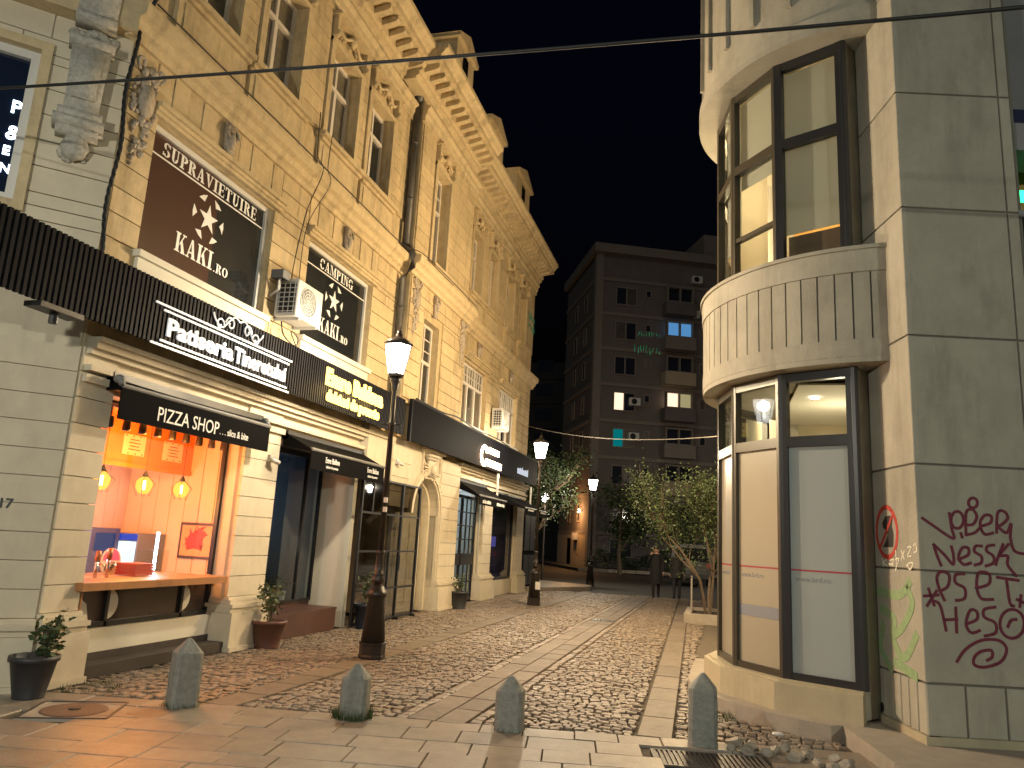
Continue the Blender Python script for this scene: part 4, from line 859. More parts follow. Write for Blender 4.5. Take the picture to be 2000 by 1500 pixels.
MB().tube([(XGt + .06, 14.66, .95), (XGt + .06, 14.66, 1.25)], .014, 6).build('handle', M['black'], gt)
for y in (14.72, 15.6): MB().box(XGt - .02, XGt + .1, y - .015, y + .015, 0, .05).build('foot', M['black'], gt)

# ---------------- third shop: lattice door and dark window
XD = X0 - .16
d3 = thing('lattice_door', 'black lattice glass door lit blue and white from inside', 'door', (XD, 19.6, 0))
mb = MB(); mb.box(XD - .03, XD + .03, 18.4, 18.5, 0, 3.0); mb.box(XD - .03, XD + .03, 20.74, 20.82, 0, 3.0); mb.box(XD - .03, XD + .03, 19.58, 19.66, 0, 2.75); mb.box(XD - .03, XD + .03, 18.5, 20.74, 2.7, 2.78); mb.box(XD - .03, XD + .03, 18.5, 20.74, .95, 1.25); mb.box(XD - .03, XD + .03, 18.5, 20.74, .02, .1)
mb.build('frame', M['black'], d3)
for a, b in ((18.5, 19.58), (19.66, 20.74)):
    for k in range(1, 3): MB().box(XD - .015, XD + .02, a + (b - a) * k / 3 - .018, a + (b - a) * k / 3 + .018, .1, 2.7).build('glazing_bar', M['black'], d3)
    for z in (.52, 1.62, 1.98, 2.34): MB().box(XD - .014, XD + .018, a, b, z - .015, z + .015).build('glazing_bar', M['black'], d3)
    MB().box(XD - .02, XD - .016, a, b, .1, .95).build('pane', M['glass'], d3); MB().box(XD - .02, XD - .016, a, b, 1.25, 2.7).build('pane', M['glass'], d3)
ri = thing('lit_shop_room', 'bright white room with blue panels behind the lattice door', 'room', (X0 - 1.2, 19.6, 0))
pw = mat('shop_white', (.7, .72, .72), .6)
mb = MB(); mb.box(X0 - 1.5, X0 - 1.45, 18.3, 21.2, 0, 3); mb.box(X0 - 1.5, X0 - .2, 21.1, 21.2, 0, 3); mb.box(X0 - 1.5, X0 - .2, 18.2, 18.3, 0, 3); mb.box(X0 - 1.5, X0 - .2, 18.3, 21.1, 2.95, 3.0); mb.box(X0 - 1.5, X0 - .2, 18.3, 21.1, 0, .05); mb.build('wall', pw, ri)
MB().box(X0 - .65, X0 - .6, 19.0, 19.85, 1.0, 1.95).build('blue_panel', mat('blue_ad', (.10, .25, .85), .5), ri); MB().box(X0 - .70, X0 - .66, 18.5, 18.95, .3, 2.3).build('red_panel', mat('red_ad', (.5, .03, .05), .5), ri)
MB().box(X0 - 1.44, X0 - 1.42, 20.0, 21.0, .3, 1.9).build('white_panel', M['pvc'], ri)
lamp_light('room_light', (X0 - .8, 19.9, 2.6), 26, (.85, .95, 1), .15, ri)
w3 = thing('dark_shop_window', 'tall dark violet shop window between two pale piers', 'shop window', (XD, 23.4, .4))
mb = MB(); mb.ring([(22.02, .45), (24.92, .45), (24.92, 3.0), (22.02, 3.0)], [(22.1, .53), (24.84, .53), (24.84, 2.92), (22.1, 2.92)], -.05, .03, FT(XD, 0, 0)); mb.build('frame', M['black'], w3)
MB().box(XD - .02, XD - .01, 22.1, 24.84, .53, 2.92).build('pane', mat('violet_dark_glass', (.018, .018, .040), .05, spec=.8), w3)
MB().box(XD - .1, XD + .1, 22.02, 24.92, 0, .45).build('base', M['cream'], w3)
MB().box(XD - .009, XD - .006, 22.55, 23.1, 1.45, 1.75).build('sticker', glow_mat('violet_screen', (.18, .16, .6), .35), w3)
g2 = thing('dark_panel_gate', 'dark panelled gate past the far end of the ochre facade', 'gate', (X0, 26.8, 0))
mb = MB(); mb.box(X0 - .05, X0, 25.95, 27.6, 0, 2.75); mb.build('leaf', M['board'], g2)
for k in range(2): MB().box(X0, X0 + .03, 26.05 + k * .8, 26.75 + k * .8, .2, 1.2).build('panel', M['black'], g2); MB().box(X0, X0 + .03, 26.05 + k * .8, 26.75 + k * .8, 1.35, 2.55).build('panel', M['black'], g2)

# ================================================================== SIGNS AND AWNINGS
XS = X0 + .40
sg1 = thing('slat_sign', 'long black vertical-slat fascia sign with white Patiseria Tineretului lettering', 'shop sign', (XS, 9.4, 3.57))
ys_ = [4.72 + i * .066 for i in range(140)]
sl_me = MB().box(-.022, .022, -.018, .018, 3.57, 4.28).mesh('slat', M['slat'])
for y in ys_:
    o = bpy.data.objects.new('slat', sl_me); COL.objects.link(o); o.parent = sg1; o.matrix_parent_inverse = sg1.matrix_world.inverted(); o.matrix_basis = Matrix.Translation((XS, y, 0))
for z in (3.68, 3.92, 4.16): MB().box(XS - .06, XS - .024, 4.7, 13.95, z - .03, z + .03).build('rail', M['black'], sg1)
for k in range(10): y = 6.6 + k * .8; MB().box(X0 - .02, XS - .06, y - .015, y + .015, 3.9, 3.94).build('bracket', M['black'], sg1)
MB().box(XS - .045, XS - .03, 6.75, 13.95, 3.60, 4.25).build('backing', M['board'], sg1)
wl = mat('white_acrylic', (.82, .82, .84), .35, emit=(.9, .93, 1), estr=.28); xl = XS + .03
mb = MB()
for z, a, b in ((4.02, 6.78, 9.62), (3.965, 6.92, 9.55), (3.565, 6.78, 9.62), (3.62, 6.92, 9.55)): mb.box(xl, xl + .015, a, b, z - .012, z + .012)
mb.build('rule', wl, sg1)
lettering('Patiseria', .285, FT(xl, 7.00, 3.70), wl, sg1, .012, .008, 1.24)
lettering('Tineretului', .285, FT(xl, 8.28, 3.70), wl, sg1, .012, .008, 1.22)
mb = MB()
def scroll(cx, cy, r, s, T): mb.tube(smooth_path([(cx + s * r * (1 - k / 9.5) * math.cos(k * .85), cy + r * (1 - k / 9.5) * math.sin(k * .85), .01) for k in range(9)], 4), .010, 5, T=T)
Ts = FT(xl, 8.30, 4.12) @ Matrix.Diagonal((1.15, 1.15, 1, 1))
for s in (-1, 1):
    scroll(s * .16, .02, .09, s, Ts); scroll(s * .34, -.03, .08, -s, Ts)
    mb.tube(smooth_path([(0, .09, .01), (s * .1, .12, .01), (s * .2, .04, .01), (s * .3, -.05, .01), (s * .42, .0, .01), (s * .47, .07, .01)], 5), .011, 5, T=Ts)
mb.build('scroll_ornament', wl, sg1)
yl = glow_mat('yellow_letter_glow', (1, .66, .15), 4.5); lw = .0
lettering('Emre Baklava', .36, FT(xl, 10.66, 3.93), yl, sg1, .015, .020, 2.16, name='glowing_lettering'); lettering('dulciuri de poveste', .235, FT(xl, 10.74, 3.68), yl, sg1, .015, .014, 1.98, name='glowing_lettering')
for y in (11.0, 11.7, 12.4): lamp_light('letter_glow', (xl + .16, y, 3.88), 14, (1, .68, .2), .12, sg1)
# plain black fascia of the third shop
sg2 = thing('black_fascia', 'plain black fascia board with a small glowing orange-white sign', 'shop sign', (XS, 20, 3.55))
MB().box(XS - .05, XS, 14.35, 25.85, 3.53, 4.36).build('board', M['board'], sg2)
mb = MB(); mb.box(XS - .06, XS + .012, 14.30, 14.35, 3.51, 4.38); mb.box(XS - .06, XS + .012, 14.35, 25.85, 4.36, 4.39); mb.build('edge_trim', M['slat'], sg2)
for k in range(6): MB().box(XP - .3, XS - .05, 14.6 + k * 2.2, 14.64 + k * 2.2, 3.9, 3.94).build('bracket', M['black'], sg2)
og = glow_mat('orange_white_glow', (1, .66, .40), 24)
mb = MB(); T = FT(XS + .02, 0, 0)
pts = [(19.42 + .27 * math.cos(R(a)), 3.83 + .23 * math.sin(R(a))) for a in range(40, 321, 20)]; mb.ribbon(pts, .10, T, z0=0, z1=.03)
mb.ribbon([(19.82, 4.02), (20.75, 4.02)], .15, T, z0=0, z1=.03); mb.ribbon([(19.62, 3.68), (21.05, 3.68)], .17, T, z0=0, z1=.03); mb.build('glowing_emblem', og, sg2)
lamp_light('emblem_glow', (XS + .3, 20.1, 3.85), 16, (1, .6, .3), .3, sg2)
mb = MB(); rp = random.Random(3)
pll = glow_mat('pale_letters', (.8, .85, .95), .8)
for k in range(6): MB().prism([(23.1 + k * .24, 3.72), (23.28 + k * .24, 3.72), (23.28 + k * .24, 3.90 + .03 * (k % 3)), (23.1 + k * .24, 3.88)], 0, .012, FT(XS, 0, 0)).build('small_letter', pll, sg2)

def awning(name, label, y0, y1, ztop, zfront, proj_, zval, text):
    t = thing(name, label, 'awning', (X0, (y0 + y1) / 2, zval), 'black shop awnings'); xf = X0 + proj_; xw = X0 + .02
    nseg = 12; mb = MB()
    for i in range(nseg):
        a = y0 + (y1 - y0) * i / nseg; b = y0 + (y1 - y0) * (i + 1) / nseg
        s0 = -.02 * math.sin(math.pi * i / nseg); s1 = -.02 * math.sin(math.pi * (i + 1) / nseg)
        mb.add([(xw, a, ztop), (xw, b, ztop), ((xw + xf) / 2, b, (ztop + zfront) / 2 + s1), ((xw + xf) / 2, a, (ztop + zfront) / 2 + s0), (xf, b, zfront), (xf, a, zfront)], [(0, 3, 2, 1), (3, 5, 4, 2)])
    mb.build('canopy', M['fabric'], t)
    mb = MB(); mb.box(xf - .006, xf + .006, y0, y1, zval, zfront - .02); mb.build('valance', M['fabric'], t)
    mb = MB(); mb.tube([(xf, y0, zfront), (xf, y1, zfront)], .028, 8); mb.build('front_bar', M['grey'], t)
    for yy in (y0, y1): MB().add([(xw, yy, ztop), (xf, yy, zfront), (xf, yy, zfront - .05), (xw, yy, zfront - .05 if proj_ < .4 else ztop - .22)], [(0, 1, 2, 3)]).build('side_flap', M['fabric'], t)
    MB().box(X0 - .02, xw + .08, y0, y1, ztop - .12, ztop + .015).build('cassette', M['black'], t)
    for yy in (y0 + .08, y1 - .08): MB().tube([(xw, yy, ztop - .12), ((xw + xf) / 2, yy + .05, (ztop + zfront) / 2 - .1), (xf - .03, yy, zfront)], .018, 6).build('arm', M['grey'], t)
    for txt, size, y, z, w in text: lettering(txt, size, FT(xf + .008, y, z), M['paint_white'], t, .002, 0, w)
    return t
aw = awning('short_awning', 'short black awning lettered PIZZA SHOP above the pizza window', 6.72, 9.60, 3.20, 3.06, .22, 2.70, [('PIZZA SHOP', .235, 7.30, 2.775, 1.13), ('. . . slice & bite', .13, 8.47, 2.79, .62)])
for yy, s in ((6.74, 1), (9.56, 1)):
    t = MB().ball((X0 + .18, yy - .03, 3.13), .07, .05, .05); t.tube([(X0 + .18, yy - .03, 3.13), (X0 + .24, yy - .04, 3.07)], .035, 8); t.build('end_cap', M['grey'], aw, True)
awning('extended_awning', 'black awning extended over the pastry shop window', 10.30, 12.95, 3.10, 2.84, .52, 2.54, [('Emre Baklava', .13, 10.75, 2.68, .46), ('dulciuri de poveste', .062, 10.78, 2.60, .40), ('Emre Baklava', .13, 12.25, 2.68, .46), ('dulciuri de poveste', .062, 12.28, 2.60, .40)])
aw3 = awning('lattice_door_awning', 'black awning over the blue-lit lattice door', 18.42, 20.95, 3.12, 2.72, .68, 2.50, [])
aw4 = awning('far_awning', 'farthest black awning over the dark violet window', 22.0, 24.95, 3.05, 2.62, 1.0, 2.42, [])
for t, ylist, xf in ((aw3, (18.7, 20.0), X0 + .68), (aw4, (22.3, 24.0), X0 + 1.0)):
    rp = random.Random(2)
    for y in ylist:
        for k in range(9): w_ = rp.uniform(.04, .07); MB().box(xf + .007, xf + .010, y + k * .085, y + k * .085 + w_, 2.545, 2.545 + rp.choice((.07, .085))).build('small_letter', M['paint_white'], t)
# white fixing rods hanging from the fascia between awnings
for y, z1 in ((21.0, 3.5), (25.1, 3.45)): tag(MB().box(X0 + .36, X0 + .41, y, y + .05, 2.62, z1).build('hanging_rod', M['pvc']), 'pale rod hanging below the black fascia ' + ('over the lattice door awning' if y < 22 else 'beside the farthest awning'), 'rod', 'pale rods under the fascia')

# ================================================================== RIGHT BUILDING
# spray strokes: metres along the wall, height
GRAF = [[(0.556,2.219),(0.549,2.196),(0.533,2.179),(0.513,2.172),(0.493,2.177),(0.479,2.193),(0.475,2.214),(0.482,2.237),(0.498,2.254),(0.519,2.261),(0.538,2.256),(0.552,2.241),(0.556,2.219)],[(0.042,2.057),(0.135,1.996),(0.314,1.887),(0.308,1.976),(0.294,2.115)],[(0.419,2.058),(0.409,2.019),(0.387,1.99),(0.358,1.979),(0.33,1.987),(0.312,2.014),(0.306,2.051),(0.316,2.09),(0.338,2.119),(0.367,2.131),(0.395,2.122),(0.414,2.095),(0.419,2.058)],[(0.387,1.941),(0.399,1.898)],[(0.434,1.924),(0.447,2.123),(0.506,2.156),(0.542,2.098),(0.507,2.027),(0.44,2.013)],[(0.434,1.924),(0.512,1.948),(0.559,1.99)],[(0.576,2.01),(0.662,2.045),(0.673,2.105),(0.613,2.108),(0.567,2.03),(0.601,1.942),(0.682,1.957)],[(0.712,1.958),(0.735,2.138),(0.797,2.152),(0.822,2.093),(0.757,2.03),(0.727,2.019),(0.802,1.963),(0.849,2.045),(0.834,1.925),(0.86,1.809),(0.944,1.784)],[(0.135,1.825),(0.16,1.732),(0.194,1.64)],[(0.135,1.825),(0.229,1.736),(0.3,1.658),(0.309,1.74),(0.294,1.818)],[(0.347,1.703),(0.439,1.747),(0.447,1.806),(0.393,1.807),(0.354,1.723),(0.394,1.663),(0.464,1.68)],[(0.574,1.833),(0.514,1.829),(0.501,1.78),(0.558,1.744),(0.554,1.685),(0.493,1.662)],[(0.684,1.849),(0.624,1.835),(0.611,1.792),(0.667,1.75),(0.663,1.691),(0.591,1.658)],[(0.765,1.863),(0.718,1.762),(0.682,1.672)],[(0.815,1.865),(0.728,1.763),(0.797,1.757),(0.791,1.678),(0.863,1.585)],[(0.068,1.436),(0.111,1.289)],[(0.021,1.367),(0.156,1.384)],[(0.142,1.421),(0.046,1.282)],[(0.206,1.338),(0.163,1.441),(0.149,1.537),(0.191,1.588),(0.259,1.562),(0.243,1.465),(0.181,1.423)],[(0.398,1.58),(0.318,1.566),(0.314,1.498),(0.39,1.454),(0.385,1.367),(0.305,1.344)],[(0.489,1.459),(0.61,1.504),(0.616,1.591),(0.528,1.596),(0.5,1.479),(0.532,1.375),(0.64,1.372)],[(0.684,1.566),(0.88,1.548)],[(0.771,1.551),(0.786,1.351),(0.823,1.324)],[(0.847,1.383),(0.91,1.358)],[(0.89,1.423),(0.871,1.317)],[(0.11,1.33),(0.165,1.29),(0.205,1.08)],[(0.301,1.286),(0.297,1.069)],[(0.19,1.17),(0.31,1.185)],[(0.39,1.149),(0.481,1.192),(0.485,1.258),(0.427,1.265),(0.384,1.149),(0.424,1.076),(0.504,1.099)],[(0.655,1.306),(0.555,1.281),(0.551,1.215),(0.64,1.172),(0.639,1.087),(0.54,1.054)],[(0.899,1.177),(0.88,1.114),(0.837,1.067),(0.782,1.048),(0.73,1.062),(0.694,1.104),(0.684,1.165),(0.703,1.228),(0.746,1.275),(0.801,1.294),(0.854,1.281),(0.89,1.238),(0.899,1.177)],[(0.75,1.14),(0.784,1.199),(0.834,1.211)],[(0.282,0.822),(0.366,0.932),(0.508,1.015),(0.664,1.023),(0.726,0.952),(0.67,0.847),(0.531,0.793),(0.435,0.806),(0.44,0.871),(0.501,0.921),(0.589,0.935),(0.595,0.88),(0.545,0.849)]]
SCRIB = [[(-0.742,1.679),(-0.724,1.604)],[(-0.645,1.67),(-0.721,1.636),(-0.637,1.611)],[(-0.574,1.661),(-0.503,1.673),(-0.531,1.631),(-0.601,1.629),(-0.508,1.621)],[(-0.448,1.758),(-0.439,1.623),(-0.467,1.57)],[(-0.457,1.674),(-0.388,1.686),(-0.415,1.634)],[(-0.335,1.759),(-0.278,1.678)],[(-0.269,1.76),(-0.345,1.667)],[(-0.201,1.791),(-0.137,1.791),(-0.209,1.71),(-0.145,1.711)],[(-0.094,1.801),(-0.05,1.821),(-0.036,1.762),(-0.088,1.742)],[(-0.219,1.619),(-0.179,1.591),(-0.111,1.642),(-0.164,1.651),(-0.217,1.635),(-0.24,1.619)]]
FIG = [(-0.708,2.026),(-0.628,2.089),(-0.532,2.093),(-0.489,2.053),(-0.504,1.989),(-0.478,1.925),(-0.488,1.82),(-0.505,1.789),(-0.717,1.787),(-0.653,1.841),(-0.598,1.905),(-0.618,1.948),(-0.689,1.971)]
GREEN = [[(-0.872,1.361),(-0.422,1.347),(-0.191,1.481)],[(-0.813,1.194),(-0.536,1.115),(-0.597,0.966),(-0.475,0.82)],[(-0.281,1.437),(-0.169,1.286),(-0.362,1.072),(-0.55,0.971)],[(-0.778,1.05),(-0.85,0.811),(-0.629,0.638)],[(-0.575,0.727),(-0.154,0.656)],[(-0.115,1.021),(-0.301,0.824),(-0.48,0.78)]]
rbd = thing('bay_building', 'grey rendered corner building with a rounded bay window and ribbed balcony', 'building', (1.84, 10.15, 0))
KC = Vector((1.76, 7.76, 0)); se = Vector((-.227, .974, 0)); sn = Vector((-.974, -.227, 0)); fe = Vector((.966, .253, 0)); fn = Vector((.253, -.966, 0))
TSW = frame_T(KC, -se, (0, 0, 1), sn)      # side wall: x towards the corner (0 at the corner), y up, z out
TFW = frame_T(KC, fe, (0, 0, 1), fn)       # front wall: x away from the corner
mb = MB(); mb.prism([tuple((KC + sn * -.02 + fn * -.02)[:2]), tuple((KC + fe * 1.2 + fn * -.02)[:2]), tuple((KC + fe * 1.2 + fn * -.3)[:2]), tuple((KC + se * .3 + sn * -.3)[:2]), tuple((KC + se * 1.42 + sn * -.3)[:2]), tuple((KC + se * 1.42 + sn * -.02)[:2])], .1, 13)
mb.build('wall_core', M['stone_dk'], rbd)
def r2(p, h): return None
# render panels separated by grooves
ZJ = [.63, 1.59, 2.55, 3.78, 5.09, 6.35, 7.62, 8.9, 10.2, 11.5, 12.8]
def panel(T, x0, x1, z0, z1, d=.0, m='stone'): 
    o = MB().bev(x0, x1, z0, z1, -.05, d, .006, T).build('wall_panel', M[m], rbd); return o
g_ = .009
for a, b in zip(ZJ, ZJ[1:]):
    panel(TSW, -1.42, -.0, a + g_, b - g_); panel(TFW, .004, 1.05 - g_, a + g_, b - g_); panel(TFW, 1.05 + g_, 1.16, a + g_, b - g_)
for k in range(9): x0 = -1.42 + k * .158; panel(TSW, x0 + .008, x0 + .15, .20, .62)
panel(TFW, .006, .34, .20, .62); panel(TFW, .36, .69, .20, .62); panel(TFW, .71, 1.04, .20, .62); panel(TFW, 1.06, 1.16, .20, .62)
mb = MB(); mb.box(-1.45, .03, .13, .20, -.1, .03, TSW); mb.box(.0, 1.2, .13, .20, -.1, .028, TFW); mb.build('base_fillet', M['plinth'], rbd)
hp = MB().tube([(-.885, .26, -.02), (-.885, .26, .006)], .045, 14, True, TSW).build('vent_hole', M['black'], rbd)
# recessed entrance side at the right edge
mb = MB(); mb.box(1.16, 5, .1, 5.05, -.75, -.7, TFW); mb.box(1.16, 5, 5.05, 5.12, -.75, .0, TFW); mb.box(1.16, 5, 6.1, 13, -.4, -.3, TFW); mb.box(1.16, 5, 5.8, 6.1, -.5, -.05, TFW); mb.build('recess_wall', mat('recess_render', (.24, .23, .24), .9, .1, 3), rbd)
MB().box(1.16, 5, 6.12, 6.35, -.29, -.2, TFW).build('blue_trim', mat('navy_trim', (.02, .025, .07), .5), rbd)
gn = tag(MB().ball((1.42, 5.42, -.30), .07, .07, .04, 10, 6, TFW).build('green_neon', glow_mat('green_neon', (.02, 1, .22), 6)), 'green neon light at the right edge of the picture', 'neon light')
MB().tube([(1.42, 5.42, -.70), (1.42, 5.42, -.33)], .012, 6, True, TFW).build('neon_mount', M['black'], gn)
# ---- bay
RW, RO, RP = 1.80, 2.02, 1.98
AV = [-105, -130, -155, -180, -205, -230]
def bp(r, a): return Vector((C_BAY.x + r * math.cos(R(a)), C_BAY.y + r * math.sin(R(a)), 0))
A0, A1 = -262, -84
def arcp(r, a0=A0, a1=A1, n=48): return [tuple(bp(r, a0 + (a1 - a0) * i / n)[:2]) for i in range(n + 1)]
def drum(name, ro, ri, z0, z1, m, parent=rbd): return MB().ring(arcp(ro), arcp(ri), z0, z1, closed=False).build(name, m, parent)
def polyring(name, r0, r1, z0, z1, m): return MB().ring([tuple(bp(r1, a)[:2]) for a in AV], [tuple(bp(r0, a)[:2]) for a in AV], z0, z1, closed=False).build(name, m, rbd)
polyring('bay_plinth', 1.3, 1.99, .13, .40, M['plinth']); polyring('bay_sill', 1.5, 1.93, .40, .42, M['plinth'])
drum('balcony_soffit', RO - .005, 1.0, 3.62, 3.68, M['stone']); drum('parapet_foot', RO, RO - .2, 3.68, 3.86, M['stone']); drum('parapet_core', RO - .028, RO - .2, 3.86, 4.58, M['stone_dk']); drum('parapet_cap', RO + .01, RO - .22, 4.58, 4.82, M['stone']); drum('cap_rim', RO + .035, RO - .24, 4.82, 4.86, M['stone'])
nr = 36
for k in range(nr):
    a0 = A0 + (A1 - A0) * (k + .05) / nr; a1 = A0 + (A1 - A0) * (k + .95) / nr
    MB().ring([tuple(bp(RO - .005, a)[:2]) for a in (a0, (a0 + a1) / 2, a1)], [tuple(bp(RO - .1, a)[:2]) for a in (a0, (a0 + a1) / 2, a1)], 3.862, 4.578, closed=False).build('rib_panel', M['stone'], rbd)
drum('upper_floor', RW + .05, .2, 4.70, 4.86, M['stone'])
drum('upper_soffit', RO + .06, 1.0, 7.44, 7.52, M['stone']); drum('upper_rim', RO + .06, RO - .2, 7.52, 7.66, M['stone']); drum('upper_drum', RO, RO - .25, 7.66, 12, M['stone'])
for k in range(13):
    a0 = A0 + (A1 - A0) * (k + .3) / 13; a1 = a0 + 1.6
    MB().ring([tuple(bp(RO + .05, a)[:2]) for a in (a0, a1)], [tuple(bp(RO - .02, a)[:2]) for a in (a0, a1)], 7.95, 11, closed=False).build('drum_fin', M['stone'], rbd)
blind = frost_mat('roller_blind', (.62, .60, .53), .42, .6); brownp = mat('brown_board', (.16, .10, .06), .6)
frost_c = frost_mat('frosted_film', (.46, .50, .49), .30, .16); frost_w = frost_mat('frosted_film_painted_lit', (.60, .54, .42), .5, .3)  # second film has the warm glow from inside put into its colour
rule = mat('red_rule', (.35, .03, .05), .5); bluish = mat('grey_print', (.22, .23, .25), .5)
def facet(i, floor):
    a, b = bp(RW, AV[i]), bp(RW, AV[i + 1]); d = (a - b); L = d.length; d.normalize(); n_ = Vector((d.y, -d.x, 0))
    if n_.dot(a - Vector((C_BAY.x, C_BAY.y, 0))) < 0: n_ = -n_
    T = frame_T(b, d, (0, 0, 1), n_)
    z0, z1, zt = (.42, 3.62, 2.86) if floor == 0 else (4.86, 7.44, 6.38)
    fm = M['frame_dk'] if i == 0 else M['frame_lit']; fw = .075 if i == 0 else .05  # same dark metal; the other facets get the copy with painted lamp light
    mb = MB(); mb.box(0, fw, z0, z1, -.06, .03, T); mb.box(L - fw, L, z0, z1, -.06, .03, T); mb.box(fw, L - fw, z0, z0 + .07, -.06, .025, T); mb.box(fw, L - fw, z1 - .10, z1, -.06, .025, T); mb.box(fw, L - fw, zt - .055, zt + .055, -.06, .028, T)
    w = mb.build('bay_window', fm, rbd)
    x0, x1 = fw, L - fw
    if floor == 0:
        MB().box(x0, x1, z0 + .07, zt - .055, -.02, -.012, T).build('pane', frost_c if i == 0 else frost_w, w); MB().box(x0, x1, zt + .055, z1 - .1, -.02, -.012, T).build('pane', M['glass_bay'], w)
        MB().box(x0, x1, 1.505, 1.522, -.0119, -.010, T).build('red_rule', rule, w)
        me = text_mesh('www.brd.ro', .075, .001, 0); me.transform(T @ Matrix.Translation((x0 + .04, 1.40, -.011))); me.materials.clear(); me.materials.append(bluish); link('lettering', me, w)
        if i == 1: MB().box(x0, x1, .98, 1.10, -.0119, -.009, T).build('grey_band', bluish, w)
    else:
        MB().box(x0, x1, z0 + .07, zt - .055, -.02, -.012, T).build('pane', M['glass_bay'], w); MB().box(x0, x1, zt + .055, z1 - .1, -.02, -.012, T).build('pane', M['glass_bay'], w)
        if i == 0: MB().box(x0 - .02, x1 + .02, 5.28, z1 - .1, -.10, -.095, T).build('blind', blind, w); MB().box(x0, x1, z0 + .07, 5.26, -.13, -.12, T).build('board', brownp, w)
        else:
            MB().box(x0 - .02, x1 + .02, (6.15 if i == 1 else 5.5), z1 - .1, -.10, -.095, T).build('blind', blind, w)
            if i == 1: MB().box(x0, x1, 5.42, 5.47, -.05, .02, T).build('casement_rail', fm, w)
    return w
for fl in (0, 1):
    for i in range(5): facet(i, fl)
for a in AV:                                                       # posts where the facets meet
    p = bp(RW - .01, a)
    for z0, z1 in ((.42, 3.62), (4.86, 7.44)): MB().tube([(p.x, p.y, z0), (p.x, p.y, z1)], .045, 8).build('bay_post', M['frame_dk'] if a > -132 else M['frame_lit'], rbd)
va = bp(RW - .02, -105); vb = KC + se * .95 + sn * -.05; vc = KC + se * 1.3 + sn * -.05
MB().prism([tuple(va[:2]), tuple(vb[:2]), tuple(vc[:2]), tuple(bp(RW - .25, -108)[:2])], .15, 7.5).build('bay_return', M['stone'], rbd)
# rooms behind the bay
rm = mat('office_wall', (.60, .52, .36), .7, .05, 3)
for z0, z1, zc, lm, nm in ((.42, 3.60, 3.58, rm, 'ground_room'), (4.86, 7.42, 7.40, mat('upper_room_wall', (.62, .37, .12), .7, .05, 3), 'upper_room')):
    mb = MB(); mb.box(1.5, 1.6, 12.1, 12.2, z0, z1); mb.box(.95, 4.4, 12.0, 12.1, z0, z1); mb.box(4.4, 4.5, 8.9, 12.1, z0, z1); mb.add([(KC + se * 1.42 + sn * -.31)[:2] + (z0,) if False else (1.45, 9.05, z0), (4.4, 9.0, z0), (4.4, 9.0, z1), (1.75, 9.05, z1)], [(0, 1, 2, 3)])
    mb.build(nm, lm, rbd)
    MB().box(.9, 4.4, 9.05, 12.0, zc - .02, zc).build('room_ceiling', M['white_plaster'], rbd)
MB().box(.3, 4.4, 9.05, 12.0, .36, .40).build('room_floor', M['step'], rbd)
sp_ = tag(MB().lathe([(.05, 0), (.05, .012), (.0, .012)], 14, Matrix.Translation((1.15, 9.75, 3.54))).build('ceiling_spot', glow_mat('spot_white', (1, .95, .85), 20)), 'small round ceiling spotlight inside the ground-floor bay', 'spotlight')
lamp_light('office_light', (1.5, 10.2, 3.1), 20, (1, .86, .6), .12, sp_)
lamp_light('office_light', (1.1, 10.2, 1.9), 45, (1, .8, .5), .2, sp_)
up_ = tag(MB().ball((1.5, 10.4, 7.1), .12, .12, .1, 12, 8).build('ceiling_globe', glow_mat('globe_warm', (1, .8, .45), 6)), 'warm ceiling globe lamp in the upper bay room', 'ceiling lamp')
MB().tube([(1.5, 10.4, 7.19), (1.5, 10.4, 7.4)], .012, 6).build('stem', M['black'], up_)
lamp_light('upper_light', (1.5, 10.4, 6.9), 130, (1, .72, .36), .1, up_)
# side facade past the bay
MB().box(.86, 1.16, 11.9, 24, .0, 13).build('far_side_wall', M['stone'], rbd)
# slab step round the foot of the building
st = MB(); st.prism([tuple((KC + fe * 4 + fn * .45)[:2]), tuple((KC + fe * 4)[:2]), (3.0, 12), (-.3, 12), (-.34, 10.15)] + [tuple(bp(2.17, a)[:2]) for a in (-170, -160, -150, -140, -130, -120, -112)] + [(1.14, 8.20), (1.33, 6.95), (1.62, 6.62)], -.04, .13)
struct(st.build('stone_step', M['kerb']))
# spray paint and stencils on the walls
def spray(name, label, strokes, w, T, m, cat='graffiti'):
    p0 = T @ Vector((*strokes[0][0], 0)); t = thing(name, label, cat, tuple(p0))
    for s in strokes: MB().ribbon(smooth_path([(p[0], p[1], 0) for p in s], 5), w, T, z0=.0005, z1=.0035).build('stroke', M[m], t)
    return t
spray('graffiti', 'large maroon spray tag of four lines and a spiral on the front wall', GRAF, .026, TFW, 'maroon')
spray('scribble', 'small cream scribble with a heart beside the red ring stencil', SCRIB, .014, TSW, 'sprayw', 'graffiti')
rg = tag(MB().ring([(-.62 + .245 * math.cos(R(a)), 1.935 + .265 * math.sin(R(a))) for a in range(0, 360, 12)], [(-.62 + .20 * math.cos(R(a)), 1.935 + .22 * math.sin(R(a))) for a in range(0, 360, 12)], .0005, .003, TSW).build('prohibition_stencil', M['red']), 'red prohibition ring stencil with a crouching black figure', 'stencil')
MB().ribbon([(-.47, 2.10), (-.78, 1.78)], .035, TSW, z0=.0005, z1=.0045).build('slash', M['red'], rg)
MB().prism(FIG, .0005, .0026, TSW).build('figure', M['sprayb'], rg)
gm = mat('faded_green_spray', (.27, .38, .19), .7, .2, 20)
M['gspray'] = gm
spray('green_smear', 'faded pale green spray smear below the red ring stencil', GREEN, .085, TSW, 'gspray', 'graffiti')

